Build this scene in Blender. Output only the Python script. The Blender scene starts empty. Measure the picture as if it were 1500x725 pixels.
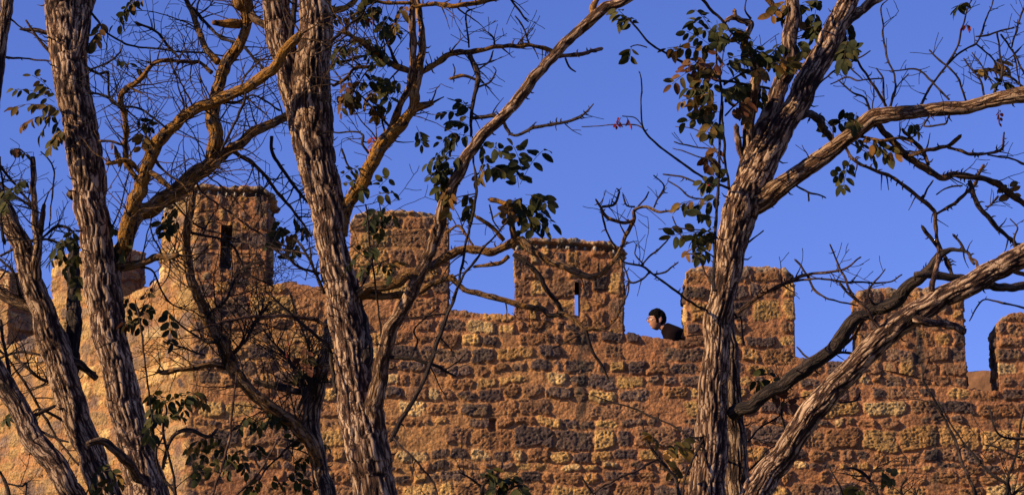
import bpy, math, random
import numpy as np
from mathutils import Vector
sc = bpy.context.scene
C = sc.collection
# ------------------------------------------------------------------ camera
PITCH = math.radians(15.0); F = 3425.0; CAM = np.array([0.0, 0.0, 1.6])
cd = bpy.data.cameras.new('camera'); cam = bpy.data.objects.new('camera', cd); C.objects.link(cam)
cam.location = CAM; cam.rotation_euler = (math.pi/2 + PITCH, 0, 0)
cd.sensor_width = 36; cd.lens = 36*F/1500; cd.clip_end = 5000; cd.clip_start = 0.1
sc.camera = cam
# ------------------------------------------------------------------ light
SUN_AZ = math.radians(68.5)      # left of straight behind the camera
SUN_EL = math.radians(25)
EXPOSURE = 0.60
sun_dir = Vector((-math.sin(SUN_AZ)*math.cos(SUN_EL), -math.cos(SUN_AZ)*math.cos(SUN_EL), math.sin(SUN_EL)))
w = bpy.data.worlds.new('World'); sc.world = w; w.use_nodes = True
nt = w.node_tree; bg = nt.nodes['Background']
sky = nt.nodes.new('ShaderNodeTexSky'); sky.sky_type = 'NISHITA'; sky.sun_disc = False
sky.sun_elevation = SUN_EL; sky.sun_rotation = math.atan2(sun_dir.x, sun_dir.y) % (2*math.pi)
sky.air_density = 1.0; sky.dust_density = 0.0; sky.ozone_density = 4.0
tint = nt.nodes.new('ShaderNodeMix'); tint.data_type = 'RGBA'; tint.blend_type = 'MULTIPLY'
tint.inputs['Factor'].default_value = 1.0
tint.inputs[7].default_value = (0.73, 0.71, 1.27, 1)
nt.links.new(sky.outputs[0], tint.inputs[6]); nt.links.new(tint.outputs[2], bg.inputs[0])
bg.inputs[1].default_value = 0.091
sd = bpy.data.lights.new('sun', 'SUN'); sun = bpy.data.objects.new('sun', sd); C.objects.link(sun)
sd.energy = 5.0; sd.angle = math.radians(0.5); sd.color = (1.0, 0.77, 0.49)
sun.rotation_euler = sun_dir.to_track_quat('Z', 'Y').to_euler(); sun.location = (-20, -20, 30)
vs = sc.view_settings; vs.view_transform = 'Standard'; vs.look = 'None'; vs.exposure = EXPOSURE; vs.gamma = 1
vs.use_curve_mapping = False
# ------------------------------------------------------------------ noise
_rs = np.random.RandomState(7)
_perm = _rs.permutation(256); _perm = np.concatenate([_perm, _perm, _perm])
_g = _rs.normal(size=(256, 3)); _g /= np.linalg.norm(_g, axis=1)[:, None]
def perlin(x, y, z):
    x, y, z = np.broadcast_arrays(np.asarray(x, float), np.asarray(y, float), np.asarray(z, float))
    xi = np.floor(x).astype(int); yi = np.floor(y).astype(int); zi = np.floor(z).astype(int)
    xf = x-xi; yf = y-yi; zf = z-zi
    u = xf**3*(xf*(xf*6-15)+10); v = yf**3*(yf*(yf*6-15)+10); t = zf**3*(zf*(zf*6-15)+10)
    out = 0
    for a in (0, 1):
        for b in (0, 1):
            for c in (0, 1):
                h = _perm[_perm[_perm[(xi+a) & 255]+((yi+b) & 255)]+((zi+c) & 255)]
                g = _g[h]
                d = g[..., 0]*(xf-a)+g[..., 1]*(yf-b)+g[..., 2]*(zf-c)
                out = out + d*(u if a else 1-u)*(v if b else 1-v)*(t if c else 1-t)
    return out*1.6
def fbm(x, y, z, o=4):
    s = 0; a = 1.0; f = 1.0
    for i in range(o):
        s = s+a*perlin(x*f+i*17.3, y*f+i*5.1, z*f+i*9.7); a *= .5; f *= 2.03
    return s/1.5
def sst(a, b, x):
    t = np.clip((x-a)/(b-a), 0, 1); return t*t*(3-2*t)
# ------------------------------------------------------------------ helpers
UP = np.array([0, -math.sin(PITCH), math.cos(PITCH)]); FW = np.array([0, math.cos(PITCH), math.sin(PITCH)])
RT = np.array([1.0, 0, 0])
def ray(px, py):
    px = np.asarray(px, float); py = np.asarray(py, float)
    return FW + ((px-750)/F)[..., None]*RT + ((362.5-py)/F)[..., None]*UP
def at(px, py, D):
    d = ray(px, py); t = np.asarray(D, float)/d[..., 1]
    return CAM + d*t[..., None], t
def link(o, parent=None):
    C.objects.link(o)
    if parent: o.parent = parent
    return o
def tag(o, label=None, cat=None, group=None, kind=None):
    for k, v in (('label', label), ('category', cat), ('group', group), ('kind', kind)):
        if v: o[k] = v
    return o
def empty(name, loc=(0, 0, 0)):
    o = bpy.data.objects.new(name, None); o.location = [float(a) for a in loc]; o.empty_display_size = .2
    return link(o)
def build(name, v, f, mat, parent=None, attrs=None, smooth=True, origin=(0, 0, 0)):
    v = np.asarray(v, np.float32) - np.asarray(origin, np.float32)
    me = bpy.data.meshes.new(name)
    if isinstance(f, np.ndarray):
        n = len(f); k = f.shape[1]
        me.vertices.add(len(v)); me.vertices.foreach_set('co', v.ravel())
        me.loops.add(n*k); me.loops.foreach_set('vertex_index', f.astype(np.int32).ravel())
        me.polygons.add(n); me.polygons.foreach_set('loop_start', np.arange(0, n*k, k, dtype=np.int32))
        me.polygons.foreach_set('loop_total', np.full(n, k, dtype=np.int32))
        me.update(calc_edges=True)
    else:
        me.from_pydata([tuple(float(c) for c in p) for p in v], [], f)
    me.validate()
    if attrs:
        for nm, a in attrs.items():
            a = np.asarray(a, np.float32)
            if a.ndim == 1:
                at_ = me.attributes.new(nm, 'FLOAT', 'POINT'); at_.data.foreach_set('value', a)
            else:
                at_ = me.attributes.new(nm, 'FLOAT_VECTOR', 'POINT'); at_.data.foreach_set('vector', a.ravel())
    if smooth: me.polygons.foreach_set('use_smooth', np.ones(len(me.polygons), bool))
    me.materials.append(mat)
    o = bpy.data.objects.new(name, me)
    return link(o, parent)
class NT:
    def __init__(s, name):
        s.m = bpy.data.materials.new(name); s.m.use_nodes = True; s.t = s.m.node_tree
        s.b = s.t.nodes['Principled BSDF']; s.out = s.t.nodes['Material Output']
    def n(s, typ, **kw):
        nd = s.t.nodes.new(typ)
        for k, v in kw.items():
            if isinstance(k, str) and hasattr(nd, k): setattr(nd, k, v)
        return nd
    def l(s, a, b): s.t.links.new(a, b)
    def attr(s, name): nd = s.n('ShaderNodeAttribute'); nd.attribute_name = name; return nd
    def noise(s, vec, scale, detail=6, rough=.6):
        nd = s.n('ShaderNodeTexNoise'); nd.inputs['Scale'].default_value = scale
        nd.inputs['Detail'].default_value = detail; nd.inputs['Roughness'].default_value = rough
        if vec is not None: s.l(vec, nd.inputs['Vector'])
        return nd
    def ramp(s, fac, stops):
        nd = s.n('ShaderNodeValToRGB'); e = nd.color_ramp.elements
        while len(e) < len(stops): e.new(0.5)
        for i, (p, c) in enumerate(stops):
            e[i].position = p; e[i].color = (c[0], c[1], c[2], 1) if not isinstance(c, (int, float)) else (c, c, c, 1)
        s.l(fac, nd.inputs[0]); return nd
    def mix(s, fac, a, b, mode='MIX'):
        nd = s.n('ShaderNodeMix'); nd.data_type = 'RGBA'; nd.blend_type = mode
        for i, x in ((0, fac), (6, a), (7, b)):
            if isinstance(x, (int, float)): nd.inputs[i].default_value = x
            elif isinstance(x, tuple): nd.inputs[i].default_value = (*x, 1)
            else: s.l(x, nd.inputs[i])
        return nd.outputs[2]
    def math(s, op, a, b=0.0):
        nd = s.n('ShaderNodeMath'); nd.operation = op
        for i, x in ((0, a), (1, b)):
            if isinstance(x, (int, float)): nd.inputs[i].default_value = x
            else: s.l(x, nd.inputs[i])
        return nd.outputs[0]
    def bump(s, h, dist, strength=1.0):
        nd = s.n('ShaderNodeBump'); nd.inputs['Distance'].default_value = dist
        nd.inputs['Strength'].default_value = strength
        s.l(h, nd.inputs['Height']); s.l(nd.outputs[0], s.b.inputs['Normal'])
# ------------------------------------------------------------------ materials
def mat_masonry():
    k = NT('rubble_masonry'); a = k.attr('stonecol'); co = k.n('ShaderNodeTexCoord').outputs['Object']
    n1 = k.noise(co, 9, 8, .7); n2 = k.noise(co, 45, 6, .7); n3 = k.noise(co, 1.3, 4, .6)
    r1 = k.ramp(n1.outputs[0], [(0.28, (.42, .40, .42)), (0.5, (1, 1, 1)), (0.72, (1.45, 1.3, 1.05))])
    r2 = k.ramp(n2.outputs[0], [(0.3, .5), (0.5, 1.0), (0.68, 1.45)])
    r3 = k.ramp(n3.outputs[0], [(0.35, (.86, .80, .80)), (0.65, (1.12, 1.12, 1.05))])
    c = k.mix(1.0, a.outputs['Color'], r1.outputs[0], 'MULTIPLY')
    c = k.mix(1.0, c, r2.outputs[0], 'MULTIPLY'); c = k.mix(1.0, c, r3.outputs[0], 'MULTIPLY')
    # pale and black lichen flecks
    v = k.noise(co, 23, 3, .5); f = k.ramp(v.outputs[0], [(0.68, 0), (0.72, 1)])
    c = k.mix(k.math('MULTIPLY', f.outputs[0], .45), c, (.50, .40, .24))
    v2 = k.noise(co, 14, 5, .7); f2 = k.ramp(v2.outputs[0], [(0.30, 1), (0.37, 0)])
    c = k.mix(k.math('MULTIPLY', f2.outputs[0], .7), c, (.05, .035, .03))
    k.l(c, k.b.inputs['Base Color']); k.b.inputs['Roughness'].default_value = .92
    k.b.inputs['Specular IOR Level'].default_value = .2
    vc = k.n('ShaderNodeTexVoronoi'); vc.inputs['Scale'].default_value = 26; k.l(co, vc.inputs['Vector'])
    h = k.math('ADD', k.math('MULTIPLY', n1.outputs[0], 1.4), k.math('MULTIPLY', n2.outputs[0], 1.0))
    h = k.math('SUBTRACT', h, k.math('MULTIPLY', vc.outputs['Distance'], .7))
    k.bump(h, .028, 1.0)
    return k.m
def mat_bark():
    k = NT('furrowed_bark'); a = k.attr('ridge').outputs['Fac']; l = k.attr('lichen').outputs['Fac']
    tn = k.attr('tone').outputs['Fac']; co = k.attr('barkco').outputs['Vector']
    mp = k.n('ShaderNodeMapping'); mp.inputs['Scale'].default_value = (1, 1, .09); k.l(co, mp.inputs[0])
    n1 = k.noise(mp.outputs[0], 130, 6, .72); n2 = k.noise(co, 30, 5, .6); n3 = k.noise(co, 160, 4, .6)
    mp2 = k.n('ShaderNodeMapping'); mp2.inputs['Scale'].default_value = (1, 1, .16); k.l(co, mp2.inputs[0])
    vo = k.n('ShaderNodeTexVoronoi'); vo.feature = 'DISTANCE_TO_EDGE'; vo.inputs['Scale'].default_value = 46
    wv = k.n('ShaderNodeVectorMath'); wv.operation = 'MULTIPLY_ADD'
    nn = k.noise(co, 25, 3, .5); k.l(nn.outputs['Color'], wv.inputs[0]); wv.inputs[1].default_value = (.03, .03, .03)
    k.l(mp2.outputs[0], wv.inputs[2]); k.l(wv.outputs[0], vo.inputs['Vector'])
    cr = k.ramp(vo.outputs['Distance'], [(0.0, .35), (0.07, .8), (.22, 1)])
    hh = k.math('MULTIPLY', a, cr.outputs[0])
    s = k.math('ADD', hh, k.math('MULTIPLY', k.math('SUBTRACT', n1.outputs[0], .5), .8))
    col = k.ramp(s, [(0.14, (.018, .008, .005)), (0.40, (.065, .031, .018)), (0.66, (.16, .088, .050)), (0.92, (.46, .315, .19))])
    dark = k.ramp(s, [(0.1, (.010, .006, .005)), (0.5, (.022, .014, .010)), (0.95, (.060, .038, .025))])
    big = k.noise(co, 5, 3, .6); br = k.ramp(big.outputs[0], [(0.35, (.62, .56, .52)), (0.6, (1.12, 1.08, 1.05))])
    bc = k.mix(1.0, col.outputs[0], br.outputs[0], 'MULTIPLY')
    c = k.mix(k.math('POWER', tn, 1.6), dark.outputs[0], bc)
    lm = k.math('MULTIPLY', k.ramp(n2.outputs[0], [(0.42, 0), (0.50, 1)]).outputs[0], l)
    c = k.mix(lm, c, k.ramp(n3.outputs[0], [(0.3, (.10, .045, .008)), (0.5, (.34, .14, .014)), (.7, (.60, .30, .035))]).outputs[0])
    k.l(c, k.b.inputs['Base Color']); k.b.inputs['Roughness'].default_value = .88
    k.b.inputs['Specular IOR Level'].default_value = .25
    h = k.math('ADD', k.math('MULTIPLY', cr.outputs[0], 1.0), k.math('ADD', n1.outputs[0], k.math('MULTIPLY', n3.outputs[0], .5)))
    k.bump(h, .009, 1.0)
    return k.m
def mat_leaf():
    k = NT('leaflet'); a = k.attr('leafcol').outputs['Color']; co = k.n('ShaderNodeTexCoord').outputs['Object']
    n = k.noise(co, 60, 4, .6); r = k.ramp(n.outputs[0], [(0.3, .65), (0.7, 1.4)])
    c = k.mix(1.0, a, r.outputs[0], 'MULTIPLY'); k.l(c, k.b.inputs['Base Color'])
    k.b.inputs['Roughness'].default_value = .75; k.b.inputs['Specular IOR Level'].default_value = .15
    tr = k.n('ShaderNodeBsdfTranslucent'); k.l(c, tr.inputs[0]); ms = k.n('ShaderNodeMixShader')
    ms.inputs[0].default_value = .25; k.l(k.b.outputs[0], ms.inputs[1]); k.l(tr.outputs[0], ms.inputs[2])
    k.l(ms.outputs[0], k.out.inputs[0]); return k.m
def mat_simple(name, col, rough=.8, var=.3, scale=20, bump=0.0):
    k = NT(name); co = k.n('ShaderNodeTexCoord').outputs['Object']; n = k.noise(co, scale, 6, .65)
    r = k.ramp(n.outputs[0], [(0.25, 1-var), (0.75, 1+var)])
    k.l(k.mix(1.0, tuple(col), r.outputs[0], 'MULTIPLY'), k.b.inputs['Base Color'])
    k.b.inputs['Roughness'].default_value = rough
    if rough > .75: k.b.inputs['Specular IOR Level'].default_value = .08
    if bump: k.bump(n.outputs[0], bump)
    return k.m
MAS = mat_masonry(); BARK = mat_bark(); LEAF = mat_leaf()
PLASTER = mat_simple('weathered_plaster', (.34, .17, .075), .9, .35, 6, .01)
SKIN = mat_simple('skin', (.44, .20, .115), .5, .08, 30)
HAIR = mat_simple('dark_hair', (.0035, .0025, .002), .95, .5, 120, .002)
SWEATER = mat_simple('black_wool', (.006, .0025, .003), 1.0, .3, 150, .001)
TROUSER = mat_simple('dark_denim', (.03, .035, .06), .9, .3, 100)
SHOE = mat_simple('brown_leather', (.06, .035, .02), .5, .2, 40)
FRAME = mat_simple('black_plastic', (.015, .012, .012), .3, .1, 10)
GRASS = mat_simple('dry_grass_ground', (.10, .085, .035), .95, .5, 2, .05)
# ------------------------------------------------------------------ ground
def ground():
    xs = np.concatenate([[-3000, -1000, -300, -100], np.arange(-40, 41, 1.0), [100, 300, 1000, 3000]])
    X, Y = np.meshgrid(xs, xs+15, indexing='ij')
    Z = .12*fbm(X*.12, Y*.12, X*0, 3)*np.exp(-((X/60)**2+((Y-15)/60)**2))-.05
    n = len(xs); i = np.arange(n*n).reshape(n, n)
    f = np.stack([i[:-1, :-1], i[1:, :-1], i[1:, 1:], i[:-1, 1:]], -1).reshape(-1, 4)
    tag(build('ground', np.stack([X, Y, Z], -1).reshape(-1, 3), f, GRASS), kind='structure')
ground()
# ------------------------------------------------------------------ the castle wall
WY = 25.0
XC = float(at(283, 480, WY)[0][0])          # the corner
TH = math.radians(45)
O3 = np.array([XC, WY, 0.0])
E1 = np.array([1.0, 0, 0]); IN1 = np.array([0, 1.0, 0])
E0 = np.array([math.cos(TH), -math.sin(TH), 0]); IN0 = np.array([math.sin(TH), math.cos(TH), 0])
def wpos(s, t, z):
    """s along the wall from the corner, t inwards, z up"""
    s = np.asarray(s, float); t = np.asarray(t, float)
    c = np.clip(t, 0, None)*math.tan(TH/2)
    sp = np.where(s > 0, np.maximum(s, c), np.minimum(s, -c))
    m = (s > 0)[..., None]
    P = O3 + np.where(m, E1, E0)*sp[..., None] + np.where(m, IN1, IN0)*t[..., None]
    P[..., 2] = z
    return P
def wdirs(s):
    f = sst(-.07, .07, np.asarray(s, float))[..., None]
    e = E0*(1-f)+E1*f; n = IN0*(1-f)+IN1*f
    return e/np.linalg.norm(e, axis=-1, keepdims=True), n/np.linalg.norm(n, axis=-1, keepdims=True)
def px2w(px, py):
    d = ray(px, py)
    if px >= 283:
        P = CAM+d*(WY/d[1]); return float(P[0]-XC), float(P[2])
    N = IN0; t = np.dot(O3-CAM, N)/np.dot(d, N); P = CAM+d*t
    return float(np.dot(P-O3, E0)), float(P[2])
cr_pts = [(-60, 530), (0, 508), (50, 489), (130, 456), (232, 412), (300, 413), (400, 417), (505, 419), (662, 452), (750, 462), (918, 491), (1005, 500),
          (1172, 523), (1252, 532), (1420, 569), (1462, 573), (1640, 596), (1700, 600), (1870, 625), (1950, 635), (2110, 655)]
cw = [px2w(a, b) for a, b in cr_pts]; cs = np.array([a for a, b in cw]); cz = np.array([b for a, b in cw])
cs = np.concatenate([[-14], cs, [18]]); cz = np.concatenate([[cz[0]-.1], cz, [cz[-1]-.7]])
def crest(s): return np.interp(s, cs, cz)
# rubble pattern: wavy courses cut into stones
rr = np.random.RandomState(11)
hs = []
while sum(hs) < 14: hs.append(rr.choice([.08, .11, .14, .17, .20, .24], p=[.12, .2, .22, .22, .16, .08])*rr.uniform(.9, 1.1))
ZB = np.concatenate([[-2], -2+np.cumsum(hs)])
NST = 420
SB = np.zeros((len(ZB), NST))
for j in range(len(ZB)-1):
    h = ZB[j+1]-ZB[j]
    SB[j] = -18+np.cumsum(np.clip(h*rr.uniform(.7, 2.6, NST), .09, .48))
R = rr.uniform(size=(len(ZB), NST, 8))
PAL = np.array([(.105, .070, .058), (.165, .105, .075), (.080, .055, .046), (.30, .145, .060), (.25, .13, .065), (.52, .31, .105), (.44, .24, .08), (.60, .40, .17)])
PW = np.cumsum([.14, .13, .08, .21, .17, .13, .10, .04])
MORTAR = np.array([.37, .170, .074])
def stones(s, z, off=0.0, rough=1.0, pal=None):
    s0, z0 = s, z
    s = s+off
    ws = s+.060*perlin(s*2.6, z*2.6, 3.3)+.024*perlin(s*8, z*8, 1.7)+.013*perlin(s*26, z*26, 21.7)
    wz = z+.035*(s<1e9)*np.clip(s,-4,12)*0+.065*perlin(s*1.7, z*1.1, 8.3)+.024*perlin(s*6.5, z*6.5, 4.7)+.012*perlin(s*26, z*26, 11.7)
    j = np.clip(np.searchsorted(ZB, wz)-1, 0, len(ZB)-2)
    i = np.zeros_like(j)
    for jj in np.unique(j):
        m = j == jj; i[m] = np.clip(np.searchsorted(SB[jj], ws[m])-1, 0, NST-2)
    r = R[j, i]
    sh = .007+.022*r[..., 0]**2
    dx = np.minimum(ws-SB[j, i], SB[j, i+1]-ws)-sh; dz = np.minimum(wz-ZB[j], ZB[j+1]-wz)-sh*.8
    rad = .02+.05*r[..., 3]
    ax = np.maximum(rad-dx, 0); az = np.maximum(rad-dz, 0)
    d = np.where((dx < rad) & (dz < rad), rad-np.sqrt(ax**2+az**2), np.minimum(dx, dz))
    d = d + .012*perlin(s*14, z*14, 6.1)+.007*perlin(s*33, z*33, 6.1)
    m = sst(-.006, .018, d)
    m = m*np.where(r[..., 6] < .10, .25, 1)              # smeared over with mortar
    face = .5*perlin(s*7+r[..., 1]*40, z*7, r[..., 2]*30)+.35*perlin(s*15, z*15, r[..., 1]*30)
    tilt = (r[..., 3]-.5)*((wz-ZB[j])/(ZB[j+1]-ZB[j])-.5)*1.6+(r[..., 2]-.5)*((ws-SB[j, i])/(SB[j, i+1]-SB[j, i])-.5)*1.6
    crk = np.abs(perlin(s*6+r[..., 2]*9, z*11, 31.0)); crk = 1-sst(.0, .07, crk)
    h = m*(.006+.024*r[..., 4]+.018*face+.028*tilt-.012*crk)+ (1-m)*.012*fbm(s*9, z*9, 2.2, 3)
    h = h + .013*(.5-np.abs(perlin(s*24, z*24, 61.0))*2)*m + .005*fbm(s*20, z*20, 5.5, 4) + .03*perlin(s*.9, z*.9, 9.9)
    q = r[..., 5]
    k = np.searchsorted(PW, q*.999).clip(0, 7)
    col = PAL[k] if pal is None else pal[k]
    col = col*(.75+.5*r[..., 7])[..., None]
    mot = sst(-.1, .45, fbm(s*8+r[..., 1]*20, z*8, 15.0, 4))[..., None]*.38
    alt = np.where((r[..., 3] > .5)[..., None], np.array([.40, .24, .10]), np.array([.09, .06, .05]))
    if pal is None: col = col*(1-mot)+alt*mot
    mc = MORTAR*(1+.35*fbm(s*3, z*3, 4.4, 3))[..., None]
    yl = (sst(5.5, 1.5, s0)*sst(-.3, .4, perlin(s0*.6, z0*1.1, 40.0)+.15))[..., None]*.55
    mc = mc*(1-yl)+np.array([.47, .27, .09])*yl
    dk = sst(.15, .5, fbm(s*5, z*5, 50.0, 4))[..., None]*.6
    mc = mc*(1-dk)+np.array([.13, .075, .045])*dk
    mm = sst(.3, .9, m+.35*perlin(s*30, z*30, 7.7))[..., None]
    col = mc*(1-mm)+col*mm
    return h*rough, np.clip(col, .01, .9)
PAL_L = np.array([(.22, .15, .11), (.38, .24, .11), (.15, .105, .09), (.42, .25, .10), (.50, .32, .12), (.62, .42, .17), (.55, .36, .14), (.66, .48, .23)])
def surf(s, z, kind=0, off=0.0):
    """height and colour at a point of the wall's face"""
    h, c = stones(s, z, off)
    if kind in (1, 3):
        h2, c2 = stones(z*1.15+40, s*1.2-1.0, off)
        f = sst(-.15, .15, perlin(s*1.5, z*1.5, 12.1)+.12)
        h = h*(1-f)+h2*f; c = c*(1-f[..., None])+c2*f[..., None]; c = c*.9
    fl = sst(.05, -.05, s)                       # left of the corner: worn smooth, yellow
    if np.any(fl > 0):
        hl, cl = stones(s*.8, z*.8, off+3, 1.0, PAL_L)
        p = sst(-.25, .3, fbm(s*2.0, z*2.0, 3.1, 3))[..., None]
        cl = cl*(1-.35*p)+np.array([.52, .33, .13])*.35*p
        gp = sst(.02, .45, fbm(s*3.3, z*3.3, 71.0, 5))[..., None]*.75
        cl = cl*(1-gp)+np.array([.20, .135, .105])*gp
        h = h*(1-fl)+hl*.95*fl; c = c*(1-fl[..., None])+cl*fl[..., None]
    # dark runs of damp under the loopholes and at the joints, plus one painted shadow strip
    for (px, y0, y1, wd, st) in STAINS_AND_SHADE:
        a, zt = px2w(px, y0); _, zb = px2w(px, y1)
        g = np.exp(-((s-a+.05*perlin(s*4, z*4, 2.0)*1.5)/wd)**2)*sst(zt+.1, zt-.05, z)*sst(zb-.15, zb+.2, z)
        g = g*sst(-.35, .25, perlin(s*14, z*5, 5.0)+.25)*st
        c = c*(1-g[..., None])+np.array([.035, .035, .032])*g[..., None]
    for (x0, x1, y0, y1, dep) in NICHES:
        a, zt = px2w(x0, y0); b, zb = px2w(x1, y1)
        e = .012*perlin(s*9, z*9, 1.0)
        g = sst(a-.008, a+.008, s+e)*sst(b+.008, b-.008, s+e)*sst(zb-.01, zb+.01, z+e)*sst(zt+.01, zt-.01, z+e)
        h = h-dep*g
    return h, c
STAINS_AND_SHADE = [(852, 478, 650, .075, .85), (107, 385, 512, .085, 1.0), (800, 470, 560, .05, .5), (1345, 470, 560, .06, .9), (1368, 590, 720, .06, .9), (900, 440, 560, .04, .5),  # the entry left of the corner is a shadow painted onto the stone
          (722, 590, 660, .03, .6), (1300, 540, 620, .04, .35)]
NICHES = [(717, 727, 614, 632, .06)]
gs = np.unique(np.round(np.concatenate([np.arange(-14, -7, .05), np.arange(-7, -4.6, .03), np.arange(-4.6, 9.7, .0125), np.arange(9.7, 12, .03), np.arange(12, 18, .05)]), 4))
gs = gs[np.abs(gs) > 1e-6]
merlons = []   # (s0, s1, [(s, ztop)...], kind, thickness)
def merlon_spec(pts, base, kind=0, T=.45, slit=None):
    """pts: pixels along the top; base: pixel x of both foot corners"""
    w_ = [px2w(a, b) for a, b in pts]
    merlons.append(dict(s0=px2w(base[0], pts[0][1]+90)[0], s1=px2w(base[1], pts[-1][1]+90)[0], top=w_, kind=kind, T=T, slit=slit))
merlon_spec([(-60, 392), (-20, 392), (8, 400)], (-70, 12), 0)
merlon_spec([(72, 384), (84, 375), (140, 362), (163, 360)], (72, 166), 0)
merlon_spec([(232, 300), (250, 290), (284, 272), (300, 270), (340, 273), (385, 274), (400, 282)], (232, 395), 1, .70, (324, 338, 330, 394))
merlon_spec([(508, 330), (520, 316), (545, 307), (600, 308), (645, 313), (657, 320)], (508, 661), 0)
merlon_spec([(750, 354), (765, 349), (840, 352), (895, 356), (911, 366)], (750, 917), 1, .40, (842, 848, 414, 462))
merlon_spec([(1001, 402), (1012, 391), (1040, 389), (1150, 392), (1160, 402)], (1002, 1169), 0)
merlon_spec([(1254, 428), (1275, 421), (1390, 421), (1407, 430)], (1254, 1419), 3)
merlon_spec([(1456, 478), (1468, 464), (1485, 457), (1560, 458), (1615, 466)], (1460, 1622), 0)
merlon_spec([(1705, 500), (1720, 492), (1850, 492), (1862, 500)], (1705, 1866), 0)
merlon_spec([(1950, 530), (1962, 522), (2095, 522), (2105, 532)], (1950, 2108), 0)
def in_merlon(s, pad=0.0):
    m = np.zeros(np.shape(s))
    for q in merlons: m = np.maximum(m, sst(q['s0']-.03-pad, q['s0']+.02, s)*sst(q['s1']+.03+pad, q['s1']-.02, s))
    return m
wall = empty('castle_wall', O3)
tag(wall, 'long ochre and brown rubble stone castle wall topped with square battlements', 'castle wall')
def body():
    im = in_merlon(gs)
    ct = crest(gs)+ (1-im)*(.035*perlin(gs*3.3, 0*gs, 4.0)+.02*perlin(gs*11, 0*gs, 7.0))
    zl = np.concatenate([np.arange(-.3, 5.25, .04), [5.3]])
    rows_z, rows_t = [], []
    for z in zl: rows_z.append(np.full_like(gs, z)); rows_t.append(0*gs)
    N = 215
    rad = .05*(1-im)
    for k in range(1, N+1): rows_z.append(5.3+(ct-rad-5.3)*k/N); rows_t.append(0*gs)
    for k in range(1, 5):
        a = math.pi/2*k/4; rows_z.append(ct-rad+rad*math.sin(a)); rows_t.append(rad*(1-math.cos(a)))
    nf = len(rows_z)
    for t in np.linspace(.08, .42, 8): rows_z.append(ct+.02*perlin(gs*4, t*4+0*gs, 1.0)*(1-im)); rows_t.append(0*gs+t)
    rows_z.append(ct-.04); rows_t.append(0*gs+.46)
    wk = crest(gs)-.95
    for q in (.35, .7, 1.06): rows_z.append(ct-q); rows_t.append(0*gs+.47)
    rows_z.append(wk); rows_t.append(0*gs+.49)
    for t in (1.0, 1.6, 2.2, 2.6): rows_z.append(wk+.001*t); rows_t.append(0*gs+t)
    for z in (5.0, 3.0, 1.0, -.3): rows_z.append(0*gs+z); rows_t.append(0*gs+2.65)
    Z = np.array(rows_z); T = np.array(rows_t); S = np.broadcast_to(gs, Z.shape).copy()
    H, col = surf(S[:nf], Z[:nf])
    Hb, colb = stones(S[nf:], Z[nf:]+T[nf:])
    P = wpos(S, T, Z)
    e, n = wdirs(S[:nf])
    fr = np.ones(nf); fr[-4:] = [.95, .8, .5, .2]
    P[:nf] -= n*(H*fr[:, None])[..., None]
    P[nf-4:nf, :, 2] += H[-4:]*np.array([.2, .5, .8, 1])[:, None]*(1-im)
    hz = P[nf:nf+8, :, 2]; hz += Hb[:8]*(1-im)
    col = np.concatenate([col, colb])
    nr, nc = Z.shape; i = np.arange(nr*nc).reshape(nr, nc)
    f = np.stack([i[:-1, :-1], i[:-1, 1:], i[1:, 1:], i[1:, :-1]], -1).reshape(-1, 4)
    build('wall_face', P.reshape(-1, 3), f, MAS, wall, {'stonecol': col.reshape(-1, 3)}, origin=O3)
body()
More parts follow.
